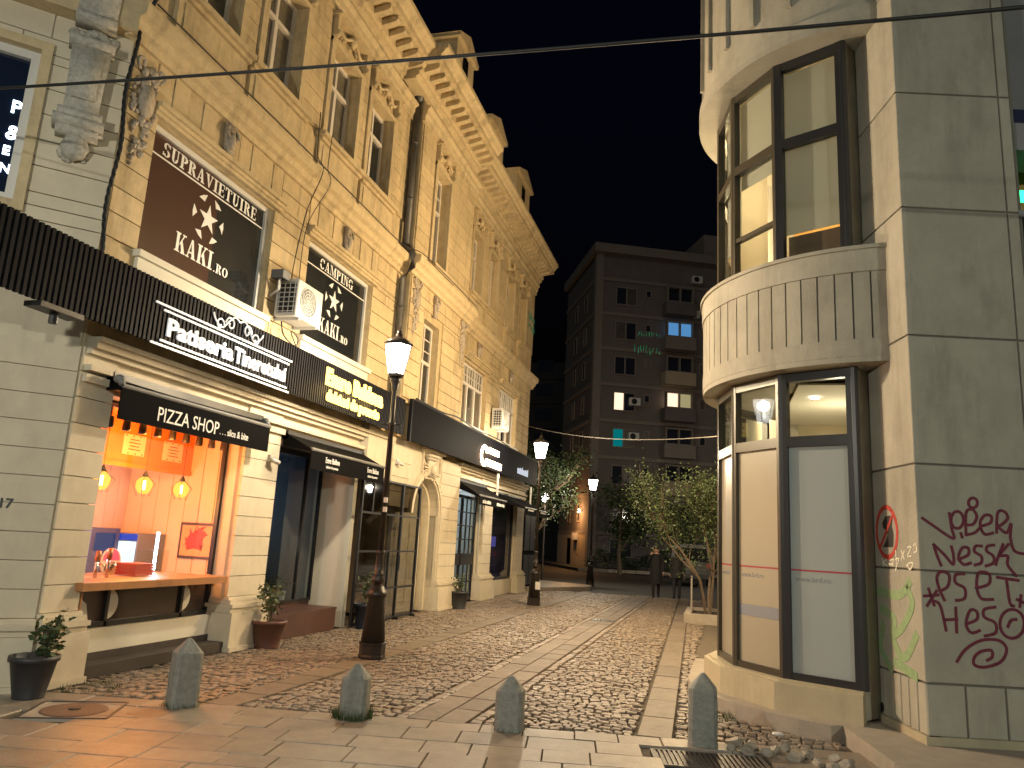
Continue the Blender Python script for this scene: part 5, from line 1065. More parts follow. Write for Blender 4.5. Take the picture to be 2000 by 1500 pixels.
# ================================================================== APARTMENT BLOCK AT THE END OF THE STREET
apt = thing('apartment_block', 'dark eight-storey apartment block closing the end of the street', 'building', (-8.8, 55, 0))
TAR = frame_T((-8.8, 55, 0), (.912, .410, 0), (0, 0, 1), (.410, -.912, 0)); TAL = frame_T((-8.8, 55, 0), (.410, -.912, 0), (0, 0, 1), (-.912, -.410, 0))
LR, LL, HA = 24.0, 9.6, 24.0
mb = MB(); mb.box(0, LR, 0, HA, -LL, 0, TAR); core = mb.build('wall', M['brick_dk'], apt)
zb = [2.55 + i * 2.72 for i in range(8)]
for z in zb:
    MB().box(-.04, LR, z - .12, z + .12, 0, .08, TAR).build('floor_band', M['apt_band'], apt); MB().box(-LL, .04, z - .12, z + .12, 0, .08, TAL).build('floor_band', M['apt_band'], apt)
mb = MB(); mb.box(-.3, LR + .3, HA - .35, HA + .35, -LL - .3, .35, TAR); mb.build('parapet', M['apt_band'], apt)
mb = MB(); mb.box(-.06, .5, 0, HA - .35, .0, .10, TAR); mb.box(-.5, .06, 0, HA - .35, 0, .10, TAL); mb.build('corner_pilaster', M['apt_band'], apt)
MB().box(9, 13, HA + .35, HA + 2.6, -5, -1, TAR).build('roof_cabin', M['apt_band'], apt)
MB().box(-LL, 0, 0, 2.45, .0, .06, TAL).build('pale_base', M['apt_pale'], apt)
aptg = mat('apartment_glass', (.02, .022, .03), .1, spec=.7); lit1 = glow_mat('lit_warm_window', (1, .72, .5), 1.5); lit2 = glow_mat('lit_blue_window', (.14, .42, .85), .6); litt = glow_mat('lit_teal_window', (.0, .30, .32), .5); lit3 = glow_mat('lit_dim_window', (.7, .6, .3), .5)
RW_ = random.Random(77); curt1 = mat('apartment_curtain', (.10, .085, .07), .3, .3, 4); curt2 = mat('apartment_pale_curtain', (.17, .15, .125), .3, .3, 4)
def awin(T, x0, x1, z0, z1, lit=None, cols=2):
    mb = MB(); f = .09; mb.ring([(x0, z0), (x1, z0), (x1, z1), (x0, z1)], [(x0 + f, z0 + f), (x1 - f, z0 + f), (x1 - f, z1 - f), (x0 + f, z1 - f)], -.0, .07, T)
    for c in range(1, cols): xc = x0 + (x1 - x0) * c / cols; mb.box(xc - .05, xc + .05, z0 + f, z1 - f, .0, .06, T)
    w = mb.build('window', M['apt_band'], apt)
    for c in range(cols):
        a = x0 + (x1 - x0) * c / cols + .05; b = x0 + (x1 - x0) * (c + 1) / cols - .05
        MB().box(a, b, z0 + f, z1 - f, .0, .03, T).build('pane', (lit[c] if lit and lit[c] else RW_.choice([aptg, aptg, aptg, curt1, curt2])), w)
for i in range(8):
    zf = zb[i] if i < 8 else 0
    z0 = zf + .75 - 2.72; z1 = z0 + 1.45
    if i == 0: z0, z1 = .9, 2.2
    l = None; lb = None
    if i == 4: l = [lit1, None]; 
    if i == 3: l = [litt, None]
    awin(TAR, 1.5, 3.2, z0, z1, l, 2); awin(TAR, 3.85, 4.35, z0 + .75, z1 - .05, None, 1)
    awin(TAR, 8.2, 8.75, z0 + .55, z1, None, 1); awin(TAR, 9.6, 11.2, z0, z1, None, 2); awin(TAR, 13.5, 15.1, z0, z1, None, 2); awin(TAR, 16.5, 17.1, z0 + .55, z1, None, 1); awin(TAR, 18.2, 19.8, z0, z1, None, 2)
    if i > 0:                                                       # balcony bay
        bx = MB(); bx.box(5.2, 7.6, z0 - .55, z0 + .42, 0, .95, TAR); b_ = bx.build('balcony', (M['apt_band'], M['brick_dk'], M['apt_pale'])[i % 3], apt)
        lb = {4: [lit1, lit3], 6: [lit2, lit2]}.get(i)
        mb = MB(); x0, x1 = 5.3, 7.4; f = .1; mb.ring([(x0, z0 + .42), (x1, z0 + .42), (x1, z1 + .2), (x0, z1 + .2)], [(x0 + f, z0 + .5), (x1 - f, z0 + .5), (x1 - f, z1 + .1), (x0 + f, z1 + .1)], .5, .9, TAR); mb.box(6.3, 6.4, z0 + .5, z1 + .1, .5, .88, TAR); mb.build('balcony_glazing', M['apt_band'], b_)
        for c, (a, b) in enumerate(((5.4, 6.3), (6.4, 7.3))): MB().box(a, b, z0 + .5, z1 + .1, .55, .6, TAR).build('pane', lb[c] if lb else aptg, b_)
    awin(TAL, -3.4, -2.6, z0, z1, None, 1); awin(TAL, -6.4, -5.6, z0, z1, None, 1)
for x, z in ((7.9, 22.2), (7.7, 19.4), (3.1, 12.2), (3.05, 9.6)):
    t = thing('air_conditioner', {22.2: 'topmost', 19.4: 'second highest', 12.2: 'third highest', 9.6: 'lowest'}[z] + ' air conditioner on the dark apartment block', 'air conditioner', tuple(TAR @ Vector((x, z, .3))), 'air conditioners on the apartment block')
    MB().box(x - .4, x + .4, z - .28, z + .28, .08, .42, TAR).build('casing', M['acw'], t)
    MB().lathe([(.22, 0), (.22, .01), (.0, .01)], 14, TAR @ Matrix.Translation((x - .08, z, .42))).build('fan_grille', M['black'], t)
# door, wall boxes and lamp on the pale side wall
dr = MB().box(-6.0, -5.0, 0.05, 2.1, .06, .10, TAL).build('door', M['board'], apt)
MB().box(-3.6, -2.9, 2.0, 2.5, .06, .35, TAL).build('meter_box', M['acw'], apt)
wl_ = tag(MB().ball((-2.1, 4.1, .25), .14, .14, .14, 10, 6, TAL).build('wall_lamp', glow_mat('orange_wall_lamp', (1, .55, .25), 25)), 'orange wall lamp on the side of the apartment block', 'wall lamp')
MB().box(-2.15, -2.05, 4.05, 4.15, .06, .2, TAL).build('bracket', M['black'], wl_)
lamp_light('wall_lamp_light', tuple(TAL @ Vector((-2.4, 3.9, 1.0))), 320, (1, .48, .16), .15, wl_)
# a further block, almost lost in the dark
fb = thing('distant_block', 'very dark distant block left of the apartment block', 'building', (-30, 90, 0))
fdk = mat('distant_render', (.03, .027, .026), .9); MB().box(-30, -14, 88, 98, 0, 23).build('wall', fdk, fb)
for i in range(7):
    MB().box(-30, -14, 87.9, 88, 2.9 + i * 3, 3.1 + i * 3).build('floor_band', fdk, fb)
    for k in range(4): MB().box(-29 + k * 4, -27 + k * 4, 87.95, 88, 3.9 + i * 3, 5.3 + i * 3).build('window', aptg, fb)

# ================================================================== STREET LAMPS
glow_l = glow_mat('lantern_glass', (1, .97, .90), 12.0, .4); bulb_l = glow_mat('lamp_bulb', (1, .96, .88), 60)
def street_lamp(x, y, label):
    t = thing('street_lamp', label, 'street lamp', (x, y, 0), 'cast iron street lamps along the left side'); T = Matrix.Translation((x, y, 0))
    MB().lathe([(.185, 0), (.185, .03), (.175, .05), (.175, .17), (.185, .18), (.185, .20), (.165, .21)], 8, T, rot=R(22)).build('foot', M['cast'], t)
    MB().lathe([(.165, .21), (.112, .77), (.120, .78), (.120, .80), (.14, .81), (.145, .85), (.125, .88), (.09, .93), (.055, .97)], 20, T).build('base', M['cast'], t, True)
    MB().lathe([(.055, .97), (.085, 1.0), (.09, 1.04), (.07, 1.08), (.075, 1.09), (.078, 1.11), (.06, 1.13), (.062, 1.2), (.05, 1.36), (.065, 1.38), (.066, 1.41), (.045, 1.43)], 16, T).build('knop', M['cast'], t, True)
    MB().lathe([(.043, 1.43), (.036, 3.15), (.058, 3.17), (.058, 3.21), (.036, 3.23), (.034, 3.68), (.05, 3.72), (.045, 3.76), (.07, 3.82), (.085, 3.89)], 14, T).build('pole', M['cast'], t, True)
    MB().tube([(x - .14, y - .02, 3.19), (x + .14, y + .02, 3.19)], .012, 6).build('ladder_bar', M['cast'], t)
    n = 6
    mb = MB(); mb.lathe([(.12, 3.89), (.125, 3.93)], n, T)
    for k in range(n):
        a = 2 * math.pi * k / n; c, s = math.cos(a), math.sin(a); mb.tube([(x + c * .118, y + s * .118, 3.92), (x + c * .205, y + s * .205, 4.36)], .009, 4)
    mb.lathe([(.215, 4.35), (.225, 4.37), (.21, 4.39)], n, T); mb.build('lantern_frame', M['cast'], t)
    for k in range(n):
        a, b = 2 * math.pi * (k + .03) / n, 2 * math.pi * (k + .97) / n
        MB().quad((x + .115 * math.cos(a), y + .115 * math.sin(a), 3.93), (x + .115 * math.cos(b), y + .115 * math.sin(b), 3.93), (x + .20 * math.cos(b), y + .20 * math.sin(b), 4.355), (x + .20 * math.cos(a), y + .20 * math.sin(a), 4.355)).build('lantern_pane', glow_l, t)
    MB().lathe([(.22, 4.385), (.15, 4.44), (.07, 4.48), (.05, 4.50), (.055, 4.53), (.03, 4.55), (.04, 4.57), (.012, 4.59), (.006, 4.66)], 12, T).build('lantern_roof', M['cast'], t, True)
    MB().ball((x, y, 4.07), .04, .04, .07, 10, 8).build('bulb', bulb_l, t, True)
    return t
LAMP_P = 1250
LAMP_C = (1, .84, .60)
l1 = street_lamp(-4.51, 10.06, 'nearest cast iron street lamp, with stickers on its pole')
lamp_light('lantern_light', (-4.51, 10.06, 4.25), LAMP_P, LAMP_C, .09, l1)
l2 = copy_tree(l1, Matrix.Translation((-.22, 10.64, 0))); l2['label'] = 'second street lamp, in front of the farthest awning'
l3 = copy_tree(l1, Matrix.Translation((-.53, 22.18, 0))); l3['label'] = 'farthest street lamp, dark pole before the apartment block'
l0 = copy_tree(l1, Matrix.Translation((.25, -10.9, 0))); 
for o in l0.children:
    if o.type == 'LIGHT': o.data = o.data.copy(); o.data.energy = 2300; o.data.color = (1, .98, .84)
l0['label'] = 'added street lamp continuing the row, unseen behind the viewer, for fill light'  # added unseen lamp in line with the row, fill from behind the camera
l9 = copy_tree(l1, Matrix.Translation((13.0, -18.0, 0))); l9['label'] = 'added street lamp, unseen behind the viewer, brightening the grey front wall'  # added unseen lamp, brightens the front wall and bollard faces
l8 = copy_tree(l1, Matrix.Translation((11.5, 31.0, 0))); l8['label'] = 'added street lamp, unseen behind the grey bay building, brightening the apartment block'  # added unseen lamp, brightens the apartment block
for t_, p_, c_ in ((l9, 6300, (.97, 1, .84)), (l8, 3000, (1, .86, .68))):
    for o in t_.children:
        if o.type == 'LIGHT': o.data = o.data.copy(); o.data.energy = p_; o.data.color = c_
for z, c, nm in ((1.95, 'pvc', 'sticker'), (2.08, 'acw', 'sticker')): MB().box(-4.51 + .005, -4.46, 10.00, 10.045, z, z + .07).build(nm, M[c], l1)
MB().box(-4.73 + .06, -4.73 + .19, 20.52, 20.56, .42, .62).build('sticker', M['pvc'], l2)
# added bracket lamp, unseen beyond the bay, to light the ochre facade
bl = thing('added_bracket_lamp', 'added wall bracket lamp on the grey building, unseen behind the bay, lighting the ochre facade', 'wall lamp', (-.10, 15.0, 5.4))
MB().tube([(.87, 15.0, 5.55), (.5, 15.0, 5.78), (-.05, 15.0, 5.8), (-.10, 15.0, 5.7)], .02, 6).build('arm', M['cast'], bl); MB().lathe([(.10, 5.62), (.12, 5.60), (.04, 5.72)], 12, Matrix.Translation((-.10, 15.0, 0))).build('hood', M['cast'], bl)
MB().ball((-.10, 15, 5.52), .08, .08, .09, 10, 8).build('bulb', bulb_l, bl, True)
lamp_light('added_bracket_light', (-.16, 14.98, 5.45), 2200, (1, .74, .42), .42, bl)
# bright lamp among the branches at the far left
tl_ = thing('small_wall_lamp', 'bright white lamp shining through branches beside the far lamp posts', 'lamp', (-7.46, 34, 0))
MB().lathe([(.05, 0), (.035, 3.4)], 8, Matrix.Translation((-7.46, 34, 0))).build('pole', M['cast'], tl_); MB().ball((-7.46, 34, 3.63), .17, .17, .2, 10, 8).build('globe', glow_mat('far_globe', (1, .95, .85), 25), tl_, True)
lamp_light('globe_light', (-7.3, 33.6, 3.5), 160, (1, .9, .7), .2, tl_)

# ================================================================== BOLLARDS
def bollard(x, y, h, rot, label):
    T = Matrix.Translation((x, y, 0)) @ Matrix.Rotation(rot, 4, 'Z'); w = .125; c = .035; mb = MB()
    o8 = [(-w + c, -w), (w - c, -w), (w, -w + c), (w, w - c), (w - c, w), (-w + c, w), (-w, w - c), (-w, -w + c)]
    zs = [(-.05, 1.0), (.04, 1.0), (h - .15, .97), (h - .13, .955)]
    vs = [(a * s, b * s, z) for z, s in zs for a, b in o8]; n0 = len(vs); tops = [(a * .18, b * .18, h - .012) for a, b in o8] + [(0, 0, h)]
    vs += tops; fs = []
    for i in range(4):
        for k in range(8): fs.append((i * 8 + k, i * 8 + (k + 1) % 8, (i + 1) * 8 + (k + 1) % 8, (i + 1) * 8 + k))
    for k in range(8): fs.append((n0 + k, n0 + (k + 1) % 8, n0 + 8))
    mb.add(vs, fs, T); o = mb.build('bollard', M['bollard']); bm = bmesh.new(); bm.from_mesh(o.data)
    bmesh.ops.bevel(bm, geom=list(bm.edges), offset=.007, segments=1, affect='EDGES', clamp_overlap=True); bmesh.ops.subdivide_edges(bm, edges=list(bm.edges), cuts=3, use_grid_fill=True)
    for v in bm.verts:
        q = v.co + Vector((x * 7, y * 3, 0)); k_ = noise.noise(q * 14) * .006 + noise.noise(q * 45) * .0025; v.co += Vector((v.co.x - x, v.co.y - y, 0)).normalized() * k_ if v.co.z < h - .02 else Vector((0, 0, k_ * .5))
    bmesh.ops.recalc_face_normals(bm, faces=bm.faces); bm.to_mesh(o.data); bm.free()
    return tag(o, label, 'bollard', 'stone bollards across the street mouth')
bollard(-4.77, 6.51, .60, .9, 'leftmost stone bollard, in front of the pizza shop step')
bollard(-3.21, 6.88, .47, .25, 'stone bollard ringed by grass, second from the left')
bollard(-1.80, 7.12, .46, .12, 'stone bollard at the end of the central slab strip')
bollard(-.12, 7.40, .60, .06, 'dark rightmost stone bollard beside the ribbed grate')
def tuft(x, y, n, r, h, label, seed):
    rt = random.Random(seed); mb = MB()
    for i in range(n):
        a = rt.uniform(0, 6.283); q = r * rt.uniform(.75, 1.15); px, py = x + q * math.cos(a), y + q * math.sin(a); hh = h * rt.uniform(.4, 1.1); l = rt.uniform(-.6, .6) * hh; m_ = rt.uniform(-.6, .6) * hh; w = .004; b = rt.uniform(0, 3.14)
        mb.add([(px - w * math.cos(b), py - w * math.sin(b), -.02), (px + w * math.cos(b), py + w * math.sin(b), -.02), (px + l, py + m_, hh)], [(0, 1, 2)])
    o = mb.build('grass_tuft', M['grass']); tag(o, label, 'grass', 'weeds at the kerb'); return o
tuft(-3.21, 6.86, 420, .165, .11, 'thick grass growing round the second bollard', 1); tuft(-4.77, 6.5, 140, .16, .06, 'sparse grass round the leftmost bollard', 2); tuft(-1.8, 7.1, 60, .15, .05, 'few grass blades round the bollard at the slab strip', 3)
tuft(.02, 8.6, 120, .14, .09, 'weeds at the foot of the rounded bay step', 4); tuft(-6.0, 6.75, 160, .25, .05, 'moss and weeds beside the shop step', 5)
# loose broken cobbles
rl = random.Random(21)
spots = [(.12, 7.34), (.30, 7.42), (.42, 7.27), (.56, 7.50), (.62, 7.22), (.74, 7.38), (.80, 7.15), (.95, 7.32), (.90, 7.10), (.26, 7.26), (.68, 7.30), (1.02, 7.18), (.48, 7.40), (.16, 7.52)]
side_ = ['nearest the bollard', 'second from the bollard', 'in the middle of the heap', 'behind the heap', 'at the front of the heap', 'tilted in the heap', 'light one at the front', 'near the stone step', 'front right of the heap', 'small one at the left', 'small one in the middle', 'closest to the stone step', 'half buried in the middle', 'farthest from the viewer']
for i, (x, y) in enumerate(spots):
    mb = MB(); s = rl.uniform(.034, .055); T = Matrix.Translation((x, y, s * .55 - .01)) @ Euler((rl.uniform(-.6, .6), rl.uniform(-.6, .6), rl.uniform(0, 3))).to_matrix().to_4x4()
    q = [Vector((sx, sy, sz)) for sz in (-1, 1) for sx, sy in ((-1, -1), (1, -1), (1, 1), (-1, 1))]; q = [Vector((v.x * s * rl.uniform(.8, 1.4), v.y * s * rl.uniform(.7, 1.1), v.z * s * rl.uniform(.6, 1.0))) for v in q]
    mb.add(q, [(0, 3, 2, 1), (4, 5, 6, 7), (0, 1, 5, 4), (1, 2, 6, 5), (2, 3, 7, 6), (3, 0, 4, 7)], T); o = mb.build('loose_cobble', M['kerb']); bm = bmesh.new(); bm.from_mesh(o.data); bmesh.ops.bevel(bm, geom=list(bm.edges), offset=s * .22, segments=2, affect='EDGES', clamp_overlap=True); bmesh.ops.subdivide_edges(bm, edges=list(bm.edges), cuts=1, use_grid_fill=True)
    for v in bm.verts: v.co += Vector((noise.noise(v.co * 30), noise.noise(v.co * 30 + Vector((5, 0, 0))), noise.noise(v.co * 30 + Vector((0, 9, 0))))) * .012
    bm.to_mesh(o.data); bm.free(); tag(o, 'loose broken cobble by the stone step, ' + side_[i], 'stone', 'heap of loose cobbles')
tag(MB().ball((.55, 8.0, .03), .06, .03, .02, 8, 4).build('crumpled_wrapper', M['pvc'], None), 'crumpled pale wrapper at the foot of the bay step', 'litter')

# ================================================================== PLANTS
def leaf_cloud(mb, pts, size, rnd_, flat=.6):
    for p in pts:
        s = size * rnd_.uniform(.6, 1.3); a = Vector((rnd_.gauss(0, 1), rnd_.gauss(0, 1), rnd_.gauss(0, flat))).normalized(); b = a.cross(Vector((rnd_.gauss(0, 1), rnd_.gauss(0, 1), rnd_.gauss(0, 1)))).normalized()
        p = Vector(p); mb.add([p, p + a * s * .5 + b * s * .28, p + a * s, p + a * s * .5 - b * s * .28], [(0, 1, 2, 3)])
def pot(t, x, y, r0, r1, h, m, rim=.02):
    MB().lathe([(r0, 0), (r0 * .98, .01), (r1, h - .05), (r1 + rim, h - .045), (r1 + rim, h), (r1 - .01, h), (r1 - .015, h - .05)], 24, Matrix.Translation((x, y, 0))).build('pot', m, t, True)
    MB().lathe([(r1 - .02, h - .07), (0.001, h - .04)], 20, Matrix.Translation((x, y, 0))).build('soil', M['soil'], t)
def shrub(t, x, y, z, h, spread, nl, seed, size=.06, m='leaf', stems=6):
    rs_ = random.Random(seed); mb = MB(); pts = []
    for i in range(stems):
        a = rs_.uniform(0, 6.283); q = spread * rs_.uniform(.3, 1); top = Vector((x + q * math.cos(a), y + q * math.sin(a), z + h * rs_.uniform(.6, 1))); mid = Vector((x + q * .35 * math.cos(a), y + q * .35 * math.sin(a), z + h * .4))
        P = smooth_path([(x + rs_.uniform(-.02, .02), y + rs_.uniform(-.02, .02), z), mid, top], 6); mb.tube(P, [.010 * (1 - .7 * k / len(P)) for k in range(len(P))], 5)
        for k in range(nl // stems):
            c = P[rs_.randint(len(P) // 3, len(P) - 1)]; pts.append(c + Vector((rs_.gauss(0, .045), rs_.gauss(0, .045), rs_.gauss(0, .045))))
    mb.build('stem', M['bark'], t); ml = MB(); leaf_cloud(ml, pts, size, rs_); ml.build('foliage', M[m], t)
t = thing('potted_plant', 'dark round pot with a small glossy shrub at the corner pier', 'potted plant', (-6.02, 6.18, 0), 'potted plants along the shops'); pot(t, -6.13, 6.13, .135, .195, .37, M['pot_dk']); shrub(t, -6.08, 6.17, .32, .42, .16, 230, 3, .075, 'leaf_dk', 7)
t = thing('potted_plant', 'terracotta pot with a thin leafy plant between the pizza and pastry shops', 'potted plant', (-6.12, 10.05, 0), 'potted plants along the shops'); pot(t, -6.12, 10.05, .17, .235, .37, M['pot_br']); shrub(t, -6.10, 10.06, .33, .58, .26, 230, 5, .07, 'leaf', 7)
t = thing('potted_plant', 'dark blue pot with a thin plant in front of the black gate', 'potted plant', (-6.02, 13.0, 0), 'potted plants along the shops'); pot(t, -6.0, 13.0, .17, .21, .42, M['pot_bl']); shrub(t, -6.0, 13.0, .38, .62, .18, 150, 6, .07, 'leaf_dk', 5)
t = thing('potted_plant', 'black pot with a small plant beside the lattice door', 'potted plant', (-5.98, 18.1, 0), 'potted plants along the shops'); pot(t, -5.98, 18.1, .17, .21, .40, M['pot_dk']); shrub(t, -5.98, 18.1, .36, .42, .15, 140, 7, .07, 'leaf', 5)
for i in range(5):
    y = 11.15 + i * .24; nm = ('nearest', 'second', 'third', 'fourth', 'farthest')[i]
    t = thing('window_flowerpot', nm + ' small white flowerpot behind the pastry shop glass', 'flowerpot', (XB - .12, y, .42), 'white flowerpots in the pastry window')
    MB().lathe([(.06, .42), (.075, .58), (.08, .60), (.06, .60)], 14, Matrix.Translation((XB - .12, y, 0))).build('pot', M['pvc'], t); shrub(t, XB - .12, y, .58, .26, .12, 60, 30 + i, .06, 'leaf_dk', 4)
t = thing('flowering_plant', 'dark purple flowering plant behind the pastry shop glass', 'plant', (XB - .15, 10.65, .42)); MB().lathe([(.10, .42), (.12, .60), (.10, .60)], 14, Matrix.Translation((XB - .15, 10.65, 0))).build('pot', M['pot_dk'], t); shrub(t, XB - .15, 10.65, .58, .50, .24, 240, 40, .08, 'flower', 7)

# ---- trees
def tree(name, label, x, y, z, h, spread, levels, nleaf, lsize, seed, stems=1, m='leaf', trunk_r=.08, lean=(0, 0), clear=.35, fill=.28):
    rt = random.Random(seed); t = thing(name, label, 'tree', (x, y, z)); tips = []; mbt = MB()
    def grow(p, d, L, r, lv):
        n = 4; P = [p]; q = p.copy(); dd = d.copy()
        for i in range(n):
            dd = (dd + Vector((rt.gauss(0, .13), rt.gauss(0, .13), rt.gauss(.02, .09)))).normalized(); q = q + dd * L / n; P.append(q.copy())
        mbt.tube(P, [r * (1 - .45 * i / n) for i in range(n + 1)], 6 if lv > 1 else 4)
        if lv <= 2: tips.extend(P[1:])
        if lv > 0:
            for k in range(rt.randint(3, 4)):
                a = rt.uniform(0, 6.283); e = Vector((math.cos(a), math.sin(a), rt.uniform(.15, .8))).normalized(); e.x *= spread; e.y *= spread
                grow(P[rt.randint(2, n)], (dd * .75 + e * .8).normalized(), L * rt.uniform(.58, .8), r * .55, lv - 1)
    for s in range(stems):
        a = rt.uniform(0, 6.283); grow(Vector((x + .06 * math.cos(a), y + .06 * math.sin(a), z)), Vector((lean[0] + .18 * math.cos(a) * (stems > 1), lean[1] + .18 * math.sin(a) * (stems > 1), 1)).normalized(), h * clear, trunk_r, levels)
    mbt.build('trunk', M['bark'], t)
    pts = [rt.choice(tips) + Vector((rt.gauss(0, fill), rt.gauss(0, fill), rt.gauss(0, fill * .8))) for _ in range(nleaf)]
    ml = MB(); leaf_cloud(ml, pts, lsize, rt); ml.build('crown', M[m], t); return t
pl = thing('tree_planter', 'low square stone planter holding the small tree on the right', 'planter', (.1, 20.3, 0))
mb = MB(); mb.ring([(-.75, 19.2), (1.2, 19.2), (1.2, 21.5), (-.75, 21.5)], [(-.60, 19.35), (1.05, 19.35), (1.05, 21.35), (-.60, 21.35)], -.03, .20); mb.build('rim', M['kerb'], pl); MB().quad((-.60, 19.35, .13), (1.05, 19.35, .13), (1.05, 21.35, .13), (-.60, 21.35, .13)).build('soil', M['soil'], pl)
tree('street_tree', 'small leafy green tree in the planter beside the bay building', -.22, 20.2, .12, 5.0, .44, 3, 12000, .072, 5, 3, 'leaf', .042, (0, 0), .35, .22)
tag(MB().box(-.62, -.58, 19.95, 19.99, .13, 1.05).build('tree_stake', M['wire']), 'pale wooden stake beside the planter tree', 'stake')
tree('bare_tree', 'sparse branching tree lit from behind at the far left', -8.0, 32.4, 0, 7.6, 1.0, 4, 5200, .14, 8, 1, 'leaf_dk', .13, (.10, -.04), .34, .2)
tree('dark_tree', 'dark leafy tree before the apartment block, right of the farthest lamp', -5.6, 47.5, 0, 7.5, .9, 3, 3000, .22, 9, 1, 'leaf_dk', .16, (0, 0), .33, .35)
tree('dark_tree', 'dark leafy tree before the apartment block, behind the walkers', -1.8, 46, 0, 6.6, .9, 3, 2800, .22, 10, 1, 'leaf_dk', .15, (0, 0), .33, .35)
tree('dark_tree', 'tall dark tree behind the left lamp posts', -11.5, 44, 0, 11, .9, 3, 3200, .26, 13, 1, 'leaf_dk', .2, (0, 0), .33, .45)
hb = MB(); rh = random.Random(3); pts = []
for k in range(5200):
    u = rh.uniform(-.5, 22); hgt = .9 + .35 * math.sin(u * 1.7) + .2 * math.sin(u * 4.1); p = A + ar * u + an * rh.uniform(1.1, 2.6); pts.append((p.x, p.y, .14 + hgt * math.sqrt(rh.random())))
leaf_cloud(hb, pts, .2, rh); hd = hb.build('hedge', M['leaf_dk']); tag(hd, 'dark hedge along the foot of the apartment block', 'hedge'); hd['kind'] = 'stuff'
# parked van in the dark
vn = thing('parked_van', 'dark van parked at the end of the street between the two walkers', 'van', (-1.2, 41, 0)); vp = mat('van_paint', (.02, .02, .024), .3, coat=.5)
mb = MB(); mb.prism([(-1.0, .35), (1.0, .35), (1.02, .9), (.92, 1.5), (.80, 1.95), (-.80, 1.95), (-.92, 1.5), (-1.02, .9)], 0, 4.4, frame_T((-1.2, 39, 0), (1, 0, 0), (0, 0, 1), (0, 1, 0))); mb.build('body', vp, vn)
MB().add([(-2.02, 38.985, 1.15), (-.38, 38.985, 1.15), (-.50, 38.985, 1.78), (-1.90, 38.985, 1.78)], [(0, 1, 2, 3)]).build('rear_window', M['glass_dk'], vn)
for x in (-2.1, -.5):
    MB().box(x, x + .2, 38.98, 38.99, .85, 1.1).build('tail_light', mat('tail_red', (.25, .01, .01), .3) if x < -1 else bpy.data.materials['tail_red'], vn)
    for y in (39.8, 42.4): MB().lathe([(.34, -.1), (.34, .1)], 18, Matrix.Translation((x + .1, y, .34)) @ Matrix.Rotation(R(90), 4, 'Y')).build('wheel', M['black'], vn)
MB().box(-2.2, -.2, 38.9, 39.0, .35, .55).build('bumper', M['black'], vn)

